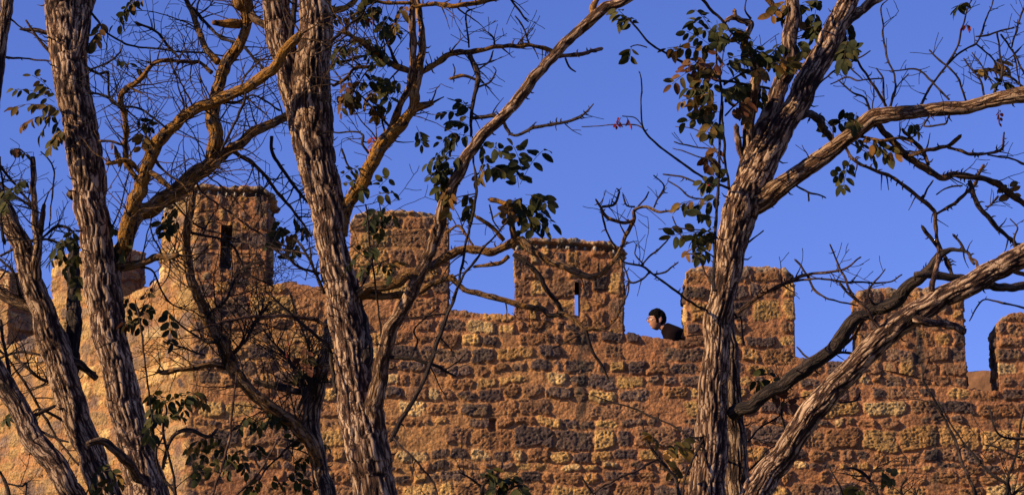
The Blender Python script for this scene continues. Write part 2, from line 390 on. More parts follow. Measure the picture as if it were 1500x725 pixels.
def merlon(q, idx):
    s0, s1, T = q['s0'], q['s1'], q['T']
    ts = np.array([a for a, b in q['top']]); tz = np.array([b for a, b in q['top']])
    ts[0] = max(ts[0], s0); ts[-1] = min(ts[-1], s1)
    vis = s1 > -4.7 and s0 < 9.7
    st = .0125 if vis else .03
    rc = .035
    nF = int((s1-s0-2*rc)/st); nS = int((T-2*rc)/.02); nC = 4
    fs = np.linspace(s0+rc, s1-rc, nF+1)
    L = []   # s, t, es, en(in)
    for a in fs: L.append((a, 0, 0, -1))
    def corner(cs_, ct_, a0):
        for k in range(1, nC): 
            a = a0+math.pi/2*k/nC; L.append((cs_+rc*math.cos(a), ct_+rc*math.sin(a), math.cos(a), math.sin(a)))
    corner(s1-rc, rc, -math.pi/2)
    for b in np.linspace(rc, T-rc, nS+1): L.append((s1, b, 1, 0))
    corner(s1-rc, T-rc, 0)
    bstart = len(L)
    for a in fs[::-1]: L.append((a, T, 0, 1))
    corner(s0+rc, T-rc, math.pi/2)
    for b in np.linspace(T-rc, rc, nS+1): L.append((s0, b, -1, 0))
    corner(s0+rc, rc, math.pi)
    L = np.array(L); n = len(L)
    # unrolled coordinate: matches the wall on the front, carries on round the sides
    ul = L[:, 0].copy()
    ul = np.where(L[:, 2] > .5, s1+L[:, 1]*1.0, ul); ul = np.where(L[:, 2] < -.5, s0-L[:, 1], ul)
    zb = crest(L[:, 0]); zb = np.where(L[:, 1] > .02, zb-.06, zb)
    zt = np.interp(L[:, 0], ts, tz)
    zt = zt+.02*perlin(L[:, 0]*5, L[:, 1]*5, idx*3.1)+.018*perlin(L[:, 0]*16, L[:, 1]*16, idx*1.3)
    M = int(((tz.max()-zb.min()))/st)
    rows_z, rows_in = [], []
    for k in range(M+1): rows_z.append(zb+(zt-.04-zb)*k/M); rows_in.append(0.0)
    for k in range(1, 5):
        a = math.pi/2*k/4; rows_z.append(zt-.04+.04*math.sin(a)); rows_in.append(.03*(1-math.cos(a)))
    cap = np.linspace(0, 1, 10)[1:]
    nw = len(rows_z)
    Z = np.array(rows_z)
    U = np.broadcast_to(ul, Z.shape)
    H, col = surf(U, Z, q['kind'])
    dt = np.interp(U, ts, tz)-Z; lc = (sst(.09, .02, dt)*sst(-.25, .2, perlin(U*12, Z*12, 81.0)))[..., None]*.6
    col = col*(1-lc)+np.array([.46, .37, .24])*lc
    # a groove with shade put into its colour, pale pebbles standing for glints
    if q['kind'] == 1:
        top = np.interp(U, ts, tz)
        d = top-Z
        a = ul if idx != 2 else ul
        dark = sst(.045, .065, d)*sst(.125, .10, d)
        peb_glint = sst(-.15, .05, perlin(U*7, Z*0, 33.0))*sst(.5, .75, np.cos(U*2*math.pi/.105+2.5*perlin(U*3, Z*0, 2.0)))*sst(.06, .075, d)*sst(.115, .095, d)
        H = H+.035*sst(.06, .035, d)-.03*dark+.035*peb_glint
        col = col*(1-.5*dark[..., None]); col = col*(1-peb_glint[..., None])+np.array([.50, .48, .42])*peb_glint[..., None]
    S = np.broadcast_to(L[:, 0], Z.shape); Tt = np.broadcast_to(L[:, 1], Z.shape)
    P = wpos(S, Tt, Z)
    e, nin = wdirs(S)
    side = 1.0+.5*np.abs(L[:, 2])
    ke = np.clip((np.arange(nw))/3.0, 0, 1)
    ff = np.where(L[:, 1] < .01, 1.0, 1.0)
    out = e*L[:, 2][None, :, None]+nin*L[:, 3][None, :, None]
    lim = np.where((np.abs(L[:, 2]) < .3) & (L[:, 3] < 0), 1.0, .0)[None]
    # low rows of the side faces keep inside the wall top
    P += out*((H*side)-np.array(rows_in)[:, None]-.065*np.abs(L[:, 2])[None])[..., None]
    allP = [P.reshape(-1, 3)]; allc = [col.reshape(-1, 3)]
    faces = []
    i = np.arange(nw*n).reshape(nw, n); j = np.roll(i, -1, axis=1)
    F_ = np.stack([i[:-1], j[:-1], j[1:], i[1:]], -1)
    keep = np.ones(F_.shape[:2], bool)
    tun = []
    if q['slit']:
        x0, x1, y0, y1 = q['slit']; a, z1 = px2w(x0, y0); b, z0 = px2w(x1, y1)
        ia = int(np.argmin(abs(fs-a))); ib = int(np.argmin(abs(fs-b)))
        zc = Z[:, (ia+ib)//2]; ja = int(np.argmin(abs(zc-z0))); jb = int(np.argmin(abs(zc-z1)))
        keep[ja:jb, ia:ib] = False
        ba = bstart+nF-ib; bb = bstart+nF-ia
        keep[ja:jb, ba:bb] = False
        bk = lambda col_: bstart+nF-col_
        ring = [(ja, c) for c in range(ia, ib)]+[(r_, ib) for r_ in range(ja, jb)]+[(jb, c) for c in range(ib, ia, -1)]+[(r_, ia) for r_ in range(jb, ja, -1)]
        for k in range(len(ring)):
            (r1, c1), (r2, c2) = ring[k], ring[(k+1) % len(ring)]
            tun.append((i[r1, c1], i[r1, bk(c1)], i[r2, bk(c2)], i[r2, c2]))
    faces.append(F_[keep])
    if tun: faces.append(np.array(tun))
    base = nw*n; prev = i[-1]
    inn = .03
    for f in cap:
        cS = np.clip(L[:, 0], s0+T/2, s1-T/2) if s1-s0 > T else 0*L[:, 0]+(s0+s1)/2
        ss = L[:, 0]*(1-f)+cS*f; tt = L[:, 1]*(1-f)+T/2*f
        zz = zt*(1-f)+np.interp(cS, ts, tz)*f + .03*perlin(ss*6, tt*6, idx*2.2)*f*(1.2)
        Pc = wpos(ss, tt, zz)
        # start the cap where the displaced rim is
        g = (1-f)**2; Pc[:, :2] += (P[-1, :, :2]-wpos(L[:, 0], L[:, 1], zt)[:, :2])*g; Pc[:, 2] += (P[-1, :, 2]-zt)*g
        h_, c_ = stones(ss, tt+9)
        Pc[:, 2] += h_*.8*min(1, f*2)
        allP.append(Pc); allc.append(c_)
        cur = base+np.arange(n); base += n
        pj = np.roll(prev, -1); cj = np.roll(cur, -1)
        faces.append(np.stack([prev, pj, cj, cur], -1)); prev = cur
    build('merlon', np.concatenate(allP), np.concatenate(faces), MAS, wall, {'stonecol': np.concatenate(allc)}, origin=O3)
for idx, q in enumerate(merlons): merlon(q, idx)
def rear_parapet():
    a = at(1395, 543, 27.9)[0]; b = at(1500, 600, 27.9)[0]
    x0, x1, z1, z0 = a[0], b[0]+.3, a[2], b[2]-1.2
    nx, nz = 60, 50; P = []; 
    xs = np.linspace(x0, x1, nx); zs = np.linspace(z0, z1, nz)
    X, Zz = np.meshgrid(xs, zs, indexing='ij')
    v = []; f = []
    def grid(A):
        o = len(v); r, c = A.shape[:2]; v.extend(A.reshape(-1, 3).tolist())
        for i in range(r-1):
            for j in range(c-1): f.append((o+i*c+j, o+(i+1)*c+j, o+(i+1)*c+j+1, o+i*c+j+1))
    d = .012*fbm(X*4, Zz*4, 1.0, 4)
    e = .015*perlin(X*6, 0*X, 3.0)*(Zz > z1-.02)
    grid(np.stack([X, 27.9-d, Zz+e], -1)); grid(np.stack([X, 28.3+d, Zz+e], -1)[::-1])
    ys = np.linspace(27.9, 28.3, 8); X2, Y2 = np.meshgrid(xs, ys, indexing='ij'); grid(np.stack([X2, Y2, z1+.015*perlin(X2*6, 0*X2, 3.0)], -1))
    for x in (x0, x1):
        Y3, Z3 = np.meshgrid(ys, zs, indexing='ij'); grid(np.stack([0*Y3+x, Y3, Z3], -1))
    build('rear_parapet', v, f, PLASTER, wall, origin=O3, smooth=False)['label'] = 'plain plastered low parapet behind the crenel'
rear_parapet()
# ------------------------------------------------------------------ trees
def crom(A, m):
    """Catmull-Rom resample of the rows of A to m rows"""
    A = np.asarray(A, float); n = len(A)
    if n == 2: 
        t = np.linspace(0, 1, m)[:, None]; return A[0]*(1-t)+A[1]*t
    B = np.vstack([2*A[0]-A[1], A, 2*A[-1]-A[-2]])
    L = np.concatenate([[0], np.cumsum(np.linalg.norm(np.diff(A[:, :3], axis=0), axis=1)+1e-9)])
    u = np.interp(np.linspace(0, L[-1], m), L, np.arange(n))
    i = np.clip(np.floor(u).astype(int), 0, n-2); t = (u-i)[:, None]
    p0, p1, p2, p3 = B[i], B[i+1], B[i+2], B[i+3]
    return .5*((2*p1)+(-p0+p2)*t+(2*p0-5*p1+4*p2-p3)*t*t+(-p0+3*p1-3*p2+p3)*t**3)
class Acc:
    def __init__(s): s.v = []; s.f = []; s.a = {'ridge': [], 'lichen': [], 'tone': [], 'barkco': []}; s.n = 0
    def add(s, v, f, a):
        s.v.append(v); s.f.append(f+s.n); s.n += len(v)
        for k in s.a: s.a[k].append(a[k])
    def build(s, name, parent, origin):
        if not s.n: return None
        return build(name, np.concatenate(s.v), np.concatenate(s.f), BARK, parent, {k: np.concatenate(x) for k, x in s.a.items()}, origin=origin)
def tube(acc, P, r, lichen=0.0, tone=1.0, seg=None, seed=0.0, point=False, rough=1.0):
    P = np.asarray(P, float); r = np.asarray(r, float); n = len(P)
    rm = float(np.max(r))
    if seg is None: seg = 72 if rm > .05 else 36 if rm > .025 else 16 if rm > .01 else 8 if rm > .004 else 5
    T = np.gradient(P, axis=0); T /= np.linalg.norm(T, axis=1, keepdims=True)+1e-12
    u = np.cross(T[0], [0.3, 1, 0.1]); u /= np.linalg.norm(u)
    Uv = [u]
    for i in range(1, n):
        u = u-T[i]*np.dot(u, T[i]); u /= np.linalg.norm(u); Uv.append(u)
    Uv = np.array(Uv); V = np.cross(T, Uv)
    s = np.concatenate([[0], np.cumsum(np.linalg.norm(np.diff(P, axis=0), axis=1))])
    th = np.arange(seg)*2*math.pi/seg
    TH_, Sg = np.meshgrid(th, s); Rg = np.broadcast_to(r[:, None], TH_.shape)
    tw = TH_+Sg*.35
    bx = np.cos(tw)*np.maximum(Rg, .004); by = np.sin(tw)*np.maximum(Rg, .004)
    k = 54.0 if rm > .05 else 44.0
    if rm > .02:
        wx = bx+.014*perlin(bx*14, by*14, Sg*5+seed); wy = by+.014*perlin(bx*14+9, by*14, Sg*5+seed)
        a1 = perlin(wx*k, wy*k, Sg*(6.5+2.5*math.sin(seed))+seed*3); a2 = perlin(wx*k*2.1, wy*k*2.1, Sg*5+seed)
        rd = np.abs(a1)*1.0+.35*np.abs(a2)
        ridge = sst(.03, .42, rd)
        brk = sst(.55, .2, np.abs(perlin(bx*12, by*12, Sg*22+seed*7)))
        amp = np.minimum(.015, .15*Rg)*rough
        low = .17*Rg*perlin(bx*7, by*7, Sg*4+seed)
        disp = amp*(ridge-.55+.22*(brk-.5))+low
    else:
        a1 = fbm(bx*60+seed, by*60, Sg*22, 3)
        ridge = np.clip(.55+.5*a1, 0, 1)
        disp = Rg*(.30*a1)*rough
    dirs = Uv[:, None]*np.cos(TH_)[..., None]+V[:, None]*np.sin(TH_)[..., None]
    Vx = P[:, None]+dirs*(Rg+disp)[..., None]
    i = np.arange(n*seg).reshape(n, seg); j = np.roll(i, -1, axis=1)
    f = np.stack([i[:-1], j[:-1], j[1:], i[1:]], -1).reshape(-1, 4)
    v = Vx.reshape(-1, 3)
    # closed ends
    m = len(v); v = np.vstack([v, P[0]-T[0]*r[0]*.3, P[-1]+T[-1]*r[-1]*(.5 if not point else 1.5)])
    c0 = np.stack([i[0], np.full(seg, m), np.full(seg, m), j[0]], -1); c1 = np.stack([i[-1], j[-1], np.full(seg, m+1), np.full(seg, m+1)], -1)
    # use two-triangle style quads with a mid vertex repeated is invalid: build pairs of segments instead
    if seg % 2: 
        v = np.vstack([v]); caps = []
    e = np.arange(0, seg-1, 2)
    capa = np.stack([i[0][e], np.full(len(e), m), i[0][(e+2) % seg], i[0][e+1]], -1)
    capb = np.stack([i[-1][e], i[-1][e+1], i[-1][(e+2) % seg], np.full(len(e), m+1)], -1)
    f = np.concatenate([f, capa, capb]) if seg % 2 == 0 else f
    rep = lambda A, x: np.concatenate([A.ravel(), [x, x]])
    a = {'ridge': rep(ridge, .6), 'lichen': np.full(len(v), lichen), 'tone': np.full(len(v), tone),
         'barkco': np.vstack([np.stack([bx, by, Sg+seed], -1).reshape(-1, 3), [[0, 0, seed]]*2])}
    acc.add(v, f, a)
def rnd_unit(rg):
    v = rg.normal(size=3); return v/np.linalg.norm(v)
def grow(acc, p, d, length, r, rg, lichen, tone, level=0, up=.15):
    """a crooked twig with alternate side twigs"""
    step = .028 if level == 0 else .022
    n = max(3, int(length/step)); pts = [p]; rad = [r]
    d = d/np.linalg.norm(d); bend = rnd_unit(rg)*.05
    kids = []
    for i in range(n):
        d = d+rnd_unit(rg)*.20+bend*.6+np.array([0, 0, up*.10]); d /= np.linalg.norm(d)
        p = p+d*step; pts.append(p); rad.append(max(r*(1-.72*(i+1)/n), .0016))
        if level < 2 and i > 0 and rg.uniform() < (.26 if level == 0 else .20):
            side = np.cross(d, rnd_unit(rg)); side /= np.linalg.norm(side)
            kids.append((p, d*.55+side, length*rg.uniform(.2, .5)*(1-.4*i/n), rad[-1]*.7))
    tube(acc, pts, rad, lichen, tone, seed=rg.uniform()*50, point=True)
    for (a, b, c, e) in kids:
        if c > .03: grow(acc, a, b, c, max(e, .0016), rg, lichen, tone, level+1, up)
class Tree:
    def __init__(s, name, label, cat, base_px, D, group=None, seed=1):
        s.rg = np.random.RandomState(seed); s.D = D; s.dens = 3.2 if seed in (5, 9) else 2.4 if seed in (21, 15) else 2.0
        s.S = np.zeros((0, 4)); s.first = True; s.root = None
        s.name, s.label, s.cat, s.group = name, label, cat, group
    def near(s, x, y):
        d = np.hypot(s.S[:, 0]-x, s.S[:, 1]-y); i = int(np.argmin(d)); return d[i], s.S[i, 2], s.S[i, 3]
    def limb(s, pts, lichen=0.0, tone=1.0, dD=None, D0=None, tw=0, tl=.3, name=None, ground=False, spur=1.0, ext=0, jit=1.0):
        if lichen > .5 and tone > .8: tone = .4
        pts = np.array([(p[0], p[1], p[2] if len(p) > 2 else np.nan) for p in pts], float)
        wd = pts[:, 2]; ok = ~np.isnan(wd); idx = np.arange(len(pts)); pts[:, 2] = np.interp(idx, idx[ok], wd[ok])
        seg = np.concatenate([[0], np.cumsum(np.hypot(*np.diff(pts[:, :2], axis=0).T))]); L = seg[-1]
        if D0 is None:
            d0 = s.near(pts[0, 0], pts[0, 1]); d1 = s.near(pts[-1, 0], pts[-1, 1])
            if d1[0] < d0[0]-6: pts = pts[::-1].copy(); seg = L-seg[::-1]; d0 = d1
            D0 = d0[1]
            if dD is None: dD = s.rg.uniform(-1, 1)*min(.8, L/F*D0*.45)
        if dD is None: dD = 0
        Dn = D0+dD*(seg/L)**1.0+ (0 if L < 60 else .04*np.sin(seg/L*5+s.rg.uniform()*6))*(seg > 0)
        Q = np.column_stack([pts[:, 0], pts[:, 1], Dn, pts[:, 2]])
        Pw, t = at(Q[:, 0], Q[:, 1], Q[:, 2]); r = Q[:, 3]/2*t/F
        if ground:   # the lower trunk down to the earth, below the picture
            d = Pw[0]-Pw[1]; d /= np.linalg.norm(d); d[1] *= .3; z0 = Pw[0][2]; ex = []; p = Pw[0].copy(); rr_ = r[0]
            while p[2] > .0:
                d = d*.80+np.array([0, 0, -1])*.20; d /= np.linalg.norm(d); p = p+d*.35; g = 1+.75*max(0, 1-p[2]/.7)**2
                rr_ = rr_*1.012; ex.append((p.copy(), rr_*g))
            Pw = np.vstack([[e_[0] for e_ in ex[::-1]], Pw]); r = np.concatenate([[e_[1] for e_ in ex[::-1]], r])
            s.base = np.array([Pw[0][0], Pw[0][1], 0.0])
        if ext:      # carries on past the edge of the picture, dying away
            d = Pw[-1]-Pw[-2]; d /= np.linalg.norm(d); p = Pw[-1].copy(); q = []
            for k in range(1, 6):
                d = d+rnd_unit(s.rg)*.12; d /= np.linalg.norm(d); p = p+d*ext/5; q.append((p.copy(), r[-1]*(1-.17*k)))
            Pw = np.vstack([Pw, [e_[0] for e_ in q]]); r = np.concatenate([r, [e_[1] for e_ in q]])
        Lw = np.sum(np.linalg.norm(np.diff(Pw, axis=0), axis=1)); rm = r.max()
        ds = .011 if rm > .05 else .010 if rm > .025 else .012
        m = max(6, int(Lw/ds)); W = crom(np.column_stack([Pw, r]), m); P = W[:, :3]; R_ = np.maximum(W[:, 3], .0016)
        sd_ = s.rg.uniform()*80
        sl = np.linspace(0, Lw, m); jr = np.minimum(.016, .008+R_*.22)*jit*(1 if rm < .06 else .6)*np.minimum(1, sl/.08)
        for ax in range(3): P[:, ax] += jr*(perlin(sl*7, sd_+ax*7, 0.5)+.5*perlin(sl*19, sd_+ax*7, 1.5))
        if rm < .03: R_ = R_*(1+.22*perlin(sl*16, sd_, 2.0))
        if s.root is None:
            s.root = empty(s.name, s.base); tag(s.root, s.label, s.cat, s.group)
        if name is None: name = 'trunk' if s.first else 'limb' if rm > .018 else 'branch' if rm > .007 else 'twig'
        s.first = False
        acc = Acc(); tube(acc, P, R_*(.94 if rm > .03 else .9 if lichen > .5 else 1), lichen, tone, seed=sd_, point=rm < .02)
        o = acc.build(name, s.root, s.base)
        # screen-space memory, for attaching later limbs at the right depth
        k = max(2, int(L/4)); uu = np.linspace(0, L, k)
        s.S = np.vstack([s.S, np.column_stack([np.interp(uu, seg, pts[:, i_]) for i_ in (0, 1)]+[np.interp(uu, seg, Dn), np.interp(uu, seg, pts[:, 2])])])
        # spurs and twigs
        ta = Acc(); T = np.gradient(P, axis=0); T /= np.linalg.norm(T, axis=1, keepdims=True)
        vis0 = 0 if not ground else int(m*.5)
        ns = int(Lw*(9 if rm < .03 else 5)*spur)
        for _ in range(ns):
            q = s.rg.randint(vis0, m-1); sd2 = np.cross(T[q], rnd_unit(s.rg)); sd2 /= np.linalg.norm(sd2)
            ln = s.rg.uniform(.006, .024)+ .3*R_[q]; p0 = P[q]+sd2*R_[q]*.5
            rr2 = min(.0035, R_[q]*.5)
            tube(ta, [p0, p0+sd2*(R_[q]*.5+ln*.5), p0+sd2*(R_[q]*.5+ln)+T[q]*ln*.4], [rr2*1.3, rr2, rr2*.35], lichen*.5, tone, seg=4)
        for _ in range(int(tw*s.dens)):
            q = s.rg.randint(max(vis0, int(m*.12)), m-1); sd2 = np.cross(T[q], rnd_unit(s.rg)); sd2 /= np.linalg.norm(sd2)
            sd2 = sd2*.9+T[q]*.5; sd2[1] *= .6; sd2[2] += .15
            grow(ta, P[q], sd2, tl*s.rg.uniform(.35, 1.1), min(.0055, R_[q]*.6)*s.rg.uniform(.6, 1), s.rg, lichen*.3, tone*.6, 0)
        if ext and rm > .012:
            nx = int(14*ext)
            for _ in range(nx):
                q = s.rg.randint(int(m*(1-.9*ext/Lw)) if ext < Lw else 0, m-1); sd2 = np.cross(T[q], rnd_unit(s.rg)); sd2 /= np.linalg.norm(sd2)
                grow(ta, P[q], sd2+T[q]*.8, s.rg.uniform(.4, 1.0), min(.010, R_[q]*.5), s.rg, lichen*.3, tone*.7, 0)
        tg = ta.build('twigs', o, s.base)
        if tg: tg['kind'] = 'stuff'
        return o
    def leaf(s, a, b, n=11, sag=.15, c=0, size=1.0, dD=0.0):
        if c == 3: size *= .5
        """a compound leaf: rachis from pixel a to pixel b with n leaflets"""
        rg = s.rg
        if len(s.S): _, D, _ = s.near(*a)
        else: D = s.D
        D = D+dD
        p0 = at(*a, D)[0]; p1 = at(*b, D+rg.uniform(-.06, .06))[0]; L = np.linalg.norm(p1-p0)
        t = np.linspace(0, 1, 12)[:, None]
        P = p0*(1-t)+p1*t; P[:, 2] += (sag*L*np.sin(t*math.pi)).ravel(); P[:, 1] += rg.uniform(-.05, .05)*(t.ravel()**2)
        v = []; f = []; col = []
        pal = [[(.036, .038, .010), (.060, .052, .012), (.020, .024, .008)], [(.13, .075, .016), (.065, .050, .012), (.15, .07, .015)],
               [(.11, .05, .018), (.06, .045, .015), (.09, .032, .016)], [(.32, .03, .03), (.22, .04, .03), (.30, .06, .03)]][c]
        def seg_tube(Q, r):
            o = len(v)
            for k, q in enumerate(Q):
                for (x, z) in ((1, 0), (-.5, .87), (-.5, -.87)): v.append(q+np.array([x*r, 0, z*r])); col.append((.06, .04, .02))
            for k in range(len(Q)-1):
                for e in range(3): f.append((o+k*3+e, o+k*3+(e+1) % 3, o+(k+1)*3+(e+1) % 3, o+(k+1)*3+e))
        seg_tube(P, .0016)
        ax = (p1-p0)/L; nrm = rnd_unit(rg)*.5+np.array([0, -.8*np.sign(rg.uniform()-.3), .8]); nrm -= ax*np.dot(nrm, ax); nrm /= np.linalg.norm(nrm)
        sd = np.cross(ax, nrm)
        prs = [(k, sg) for k in np.linspace(.25, .97, max(3, int(n*.62))) for sg in (-1, 1)]+[(1.0, 0)]
        for (u, sg) in prs:
            if rg.uniform() < .14: continue
            q = P[int(u*11)]; d = (ax*.45+sd*sg*.9 if sg else ax)+rnd_unit(rg)*.28+np.array([0, 0, -.55]); d /= np.linalg.norm(d)
            ln = rg.uniform(.040, .070)*size; wd = ln*rg.uniform(.22, .30); nn = nrm+rnd_unit(rg)*.45; b_ = np.cross(d, nn); b_ /= np.linalg.norm(b_); nn = np.cross(b_, d)
            cc = np.array(pal[rg.randint(3)])*rg.uniform(.7, 1.3)
            o = len(v); us = [0.05, .2, .42, .66, .86, 1.0]; ws = [.12, .72, 1.0, .95, .62, .12]; curl = rg.uniform(-.2, .6)
            for k_, w_ in zip(us, ws):
                ctr = q+d*(k_*ln+.004)-nn*curl*ln*k_*k_
                for e in (-1, 0, 1): v.append(ctr+b_*e*w_*wd+nn*(abs(e)*w_*wd*.28)); col.append(cc)
            for k in range(5):
                for e in range(2): f.append((o+k*3+e, o+k*3+e+1, o+(k+1)*3+e+1, o+(k+1)*3+e))
        build('leaf_spray', np.array(v), f, LEAF, s.root, {'leafcol': np.array(col)}, origin=s.base)
TREES = {}
GR = 'bare robinia trees in front of the wall'
# --- tree in the top-left corner
t = Tree('robinia_tree', 'dark rough trunk cut by the left edge of the photo, in its top left corner', 'tree', 0, 12.6, GR, 3)
t.limb([(-30, 400, 24), (-20, 250, 23), (-9, 140, 21), (0, 70, 19), (8, 20, 20), (15, -40, 20)], D0=12.6, ground=True, ext=1.2, tone=.8)
t.limb([(10, 25, 4), (20, 32, 3), (45, 48, 2), (70, 63, 1.5)], tone=.3); t.limb([(0, 83, 4), (33, 87, 3), (72, 90, 2.5)], tone=.9)
TREES['G'] = t
# --- left trunk with the lichened fork
t = Tree('robinia_tree', 'tall pale furrowed trunk left of the photo whose orange lichened limbs fork to the right', 'tree', 0, 12.0, GR, 5)
t.limb([(218, 725, 56), (192, 629, 54), (172, 538, 50), (158, 471, 50), (147, 407, 50), (139, 337, 47), (130, 287, 50), (122, 220, 51), (105, 133, 51), (99, 67, 58), (92, 0, 56), (84, -70, 50)], D0=12.0, ground=True, ext=1.6)
t.limb([(104, 110, 30), (113, 60, 34), (124, 0, 30), (134, -60, 28)], ext=1.2, dD=.0, name='limb')
t.limb([(168, 545, 12), (162, 500, 20), (160, 465, 25), (163, 425, 26), (170, 390, 25), (186, 353, 24), (192, 312, 22)], dD=-.05, tone=1.0, name='limb')
t.limb([(178, 370, 20), (187, 350, 23), (192, 310, 22), (207, 263, 20), (220, 227, 19), (237, 197, 18), (267, 173, 17), (310, 150, 17), (350, 133, 17), (380, 117, 16), (400, 100, 15), (417, 78, 15), (433, 62, 14), (440, 50, 8)], lichen=.75, dD=-.75, tw=12, tl=.5)
t.limb([(425, 68, 8), (428, 35, 8), (431, 0, 8), (433, -40, 7)], tone=.4, tw=2)
t.limb([(185, 345, 24), (200, 317, 26), (233, 300, 25), (267, 273, 25), (300, 247, 25), (317, 230, 22), (335, 220, 16), (360, 203, 14), (387, 187, 14), (423, 170, 12)], lichen=.55, dD=.35, tone=.8, tw=12, tl=.45)
t.limb([(310, 236, 20), (315, 200, 21), (313, 167, 20), (320, 133, 19), (330, 100, 19), (347, 73, 17), (360, 43, 15), (363, 17, 20), (357, 2, 30), (352, -20, 18)], lichen=.7, dD=-.2, tw=12, tl=.5, ext=.6)
t.limb([(320, 92, 12), (300, 67, 10), (287, 40, 9), (278, 13, 8), (264, -20, 8)], lichen=.6, tw=7, tl=.4, ext=.4)
t.limb([(365, 14, 12), (387, 40, 10), (417, 50, 8)], lichen=.2, tone=.3, tw=3)
t.limb([(352, 36, 14), (335, 35, 14), (310, 34, 7)], lichen=.8)
t.limb([(310, 107, 6), (293, 92, 5), (267, 90, 5), (233, 90, 6), (217, 100, 6), (200, 117, 5)], lichen=.3, tone=.4, tw=6, tl=.35)
t.limb([(200, 262, 9), (187, 240, 9), (185, 215, 9), (182, 167, 10), (178, 140, 10), (190, 123, 9), (210, 110, 8), (222, 95, 6), (245, 88, 4)], lichen=.55, tw=7, tl=.4)
t.limb([(205, 252, 8), (187, 236, 8), (170, 238, 7), (157, 241, 6)], lichen=.9, tw=2)
t.limb([(215, 250, 10), (232, 262, 10), (250, 274, 8)], lichen=.6)
t.limb([(172, 392, 12), (200, 387, 11), (233, 377, 10), (262, 375, 8)], lichen=.35, tone=.4, tw=5, tl=.4)
t.limb([(222, 225, 6), (240, 250, 4), (270, 275, 3), (283, 300, 2.5)], lichen=.3, tone=.5, tw=2)
t.limb([(200, 33, 4), (233, 50, 4), (250, 73, 4), (262, 85, 3)], tone=.3, tw=3)
t.limb([(128, 77, 9), (138, 62, 8), (147, 53, 7)], tone=.4)
t.limb([(73, 50, 7), (50, 45, 6), (30, 43, 4)], tone=.8); t.limb([(73, 78, 5), (53, 53, 4), (38, 30, 3)], tone=1)
t.limb([(128, 100, 5), (143, 107, 4), (157, 107, 4), (157, 133, 3.5), (163, 150, 3.5), (180, 157, 3.5), (207, 160, 3), (233, 180, 3), (250, 195, 2)], tone=.15, tw=6, tl=.3)
t.limb([(134, 20, 4), (153, 43, 3), (173, 60, 3), (200, 70, 3), (267, 75, 3), (317, 80, 3), (350, 88, 2.5)], tone=.35, tw=5, tl=.3)
t.limb([(128, 104, 3), (167, 87, 3), (180, 67, 2)], tone=.3, tw=2, tl=.2); t.limb([(132, 138, 4), (150, 140, 3), (175, 155, 3), (205, 178, 2)], tone=.2, tw=3, tl=.3)
t.limb([(263, -10, 6), (290, 20, 5), (317, 50, 5), (350, 67, 5), (387, 100, 4), (395, 112, 4)], tone=.3, tw=5)
t.limb([(360, 130, 4), (358, 148, 4), (343, 180, 4), (323, 222, 3.5)], tone=.4); t.limb([(147, 208, 4), (165, 209, 3.5), (187, 214, 3)], tone=1)
t.limb([(145, 270, 2), (165, 330, 2.5), (190, 250, 2)], tone=.3)
t.limb([(318, 150, 6), (345, 150, 4), (375, 140, 3), (410, 160, 3)], tone=.3, tw=3)
t.limb([(343, 223, 6), (367, 237, 6), (387, 257, 5), (413, 290, 5), (433, 313, 4), (455, 345, 3)], lichen=.2, tone=.4, tw=7, tl=.3)
t.limb([(398, 200, 5), (400, 230, 5), (420, 260, 5), (445, 290, 4), (455, 300, 3)], tone=.4, tw=4)
t.limb([(247, 290, 3), (283, 327, 3), (323, 343, 3), (367, 357, 2.5), (450, 372, 2.5)], tone=.6, tw=2); t.limb([(285, 262, 3), (300, 287, 3), (340, 313, 3), (400, 353, 3), (450, 372, 3)], tone=.9, tw=2)
t.limb([(205, 390, 4), (225, 400, 3), (245, 440, 3), (275, 455, 2)], tone=.2, tw=4)
t.limb([(220, 725, 16), (205, 700, 14), (177, 668, 13), (153, 648, 11), (126, 650, 8)], tone=.4, lichen=.1, dD=-.35)
t.limb([(108, 288, 14), (102, 282, 12)], tone=.3, name='burl')
for a, b, c in [((78, 160), (15, 158), 1), ((80, 150), (22, 132), 0), ((82, 170), (28, 182), 1), ((88, 175), (75, 212), 0), ((80, 140), (48, 112), 1), ((92, 190), (78, 208), 1), ((85, 160), (60, 195), 0), ((92, 165), (60, 150), 1)]: t.leaf(a, b, 11, .1, c, dD=-.2)
for a, b, c in [((208, -5), (165, 32), 0), ((200, -5), (178, 36), 0), ((212, 0), (190, 8), 1), ((160, 88), (197, 95), 0), ((150, 30), (140, 62), 1), ((215, 190), (205, 215), 1), ((200, 175), (220, 185), 0), ((160, 205), (178, 232), 1), ((150, 330), (185, 345), 0), ((190, 345), (170, 385), 0), ((260, 300), (235, 328), 0), ((262, 322), (240, 335), 0)]: t.leaf(a, b, 9, .1, c)
for a, b, c in [((425, 330), (400, 352), 0), ((428, 315), (445, 340), 0), ((440, 340), (405, 350), 1), ((438, 350), (425, 378), 0), ((415, 320), (395, 360), 0), ((220, 440), (205, 480), 0), ((245, 445), (250, 500), 0), ((205, 470), (218, 420), 2), ((190, 430), (185, 480), 0), ((205, 470), (185, 475), 2)]: t.leaf(a, b, 9, .1, c)
TREES['A'] = t
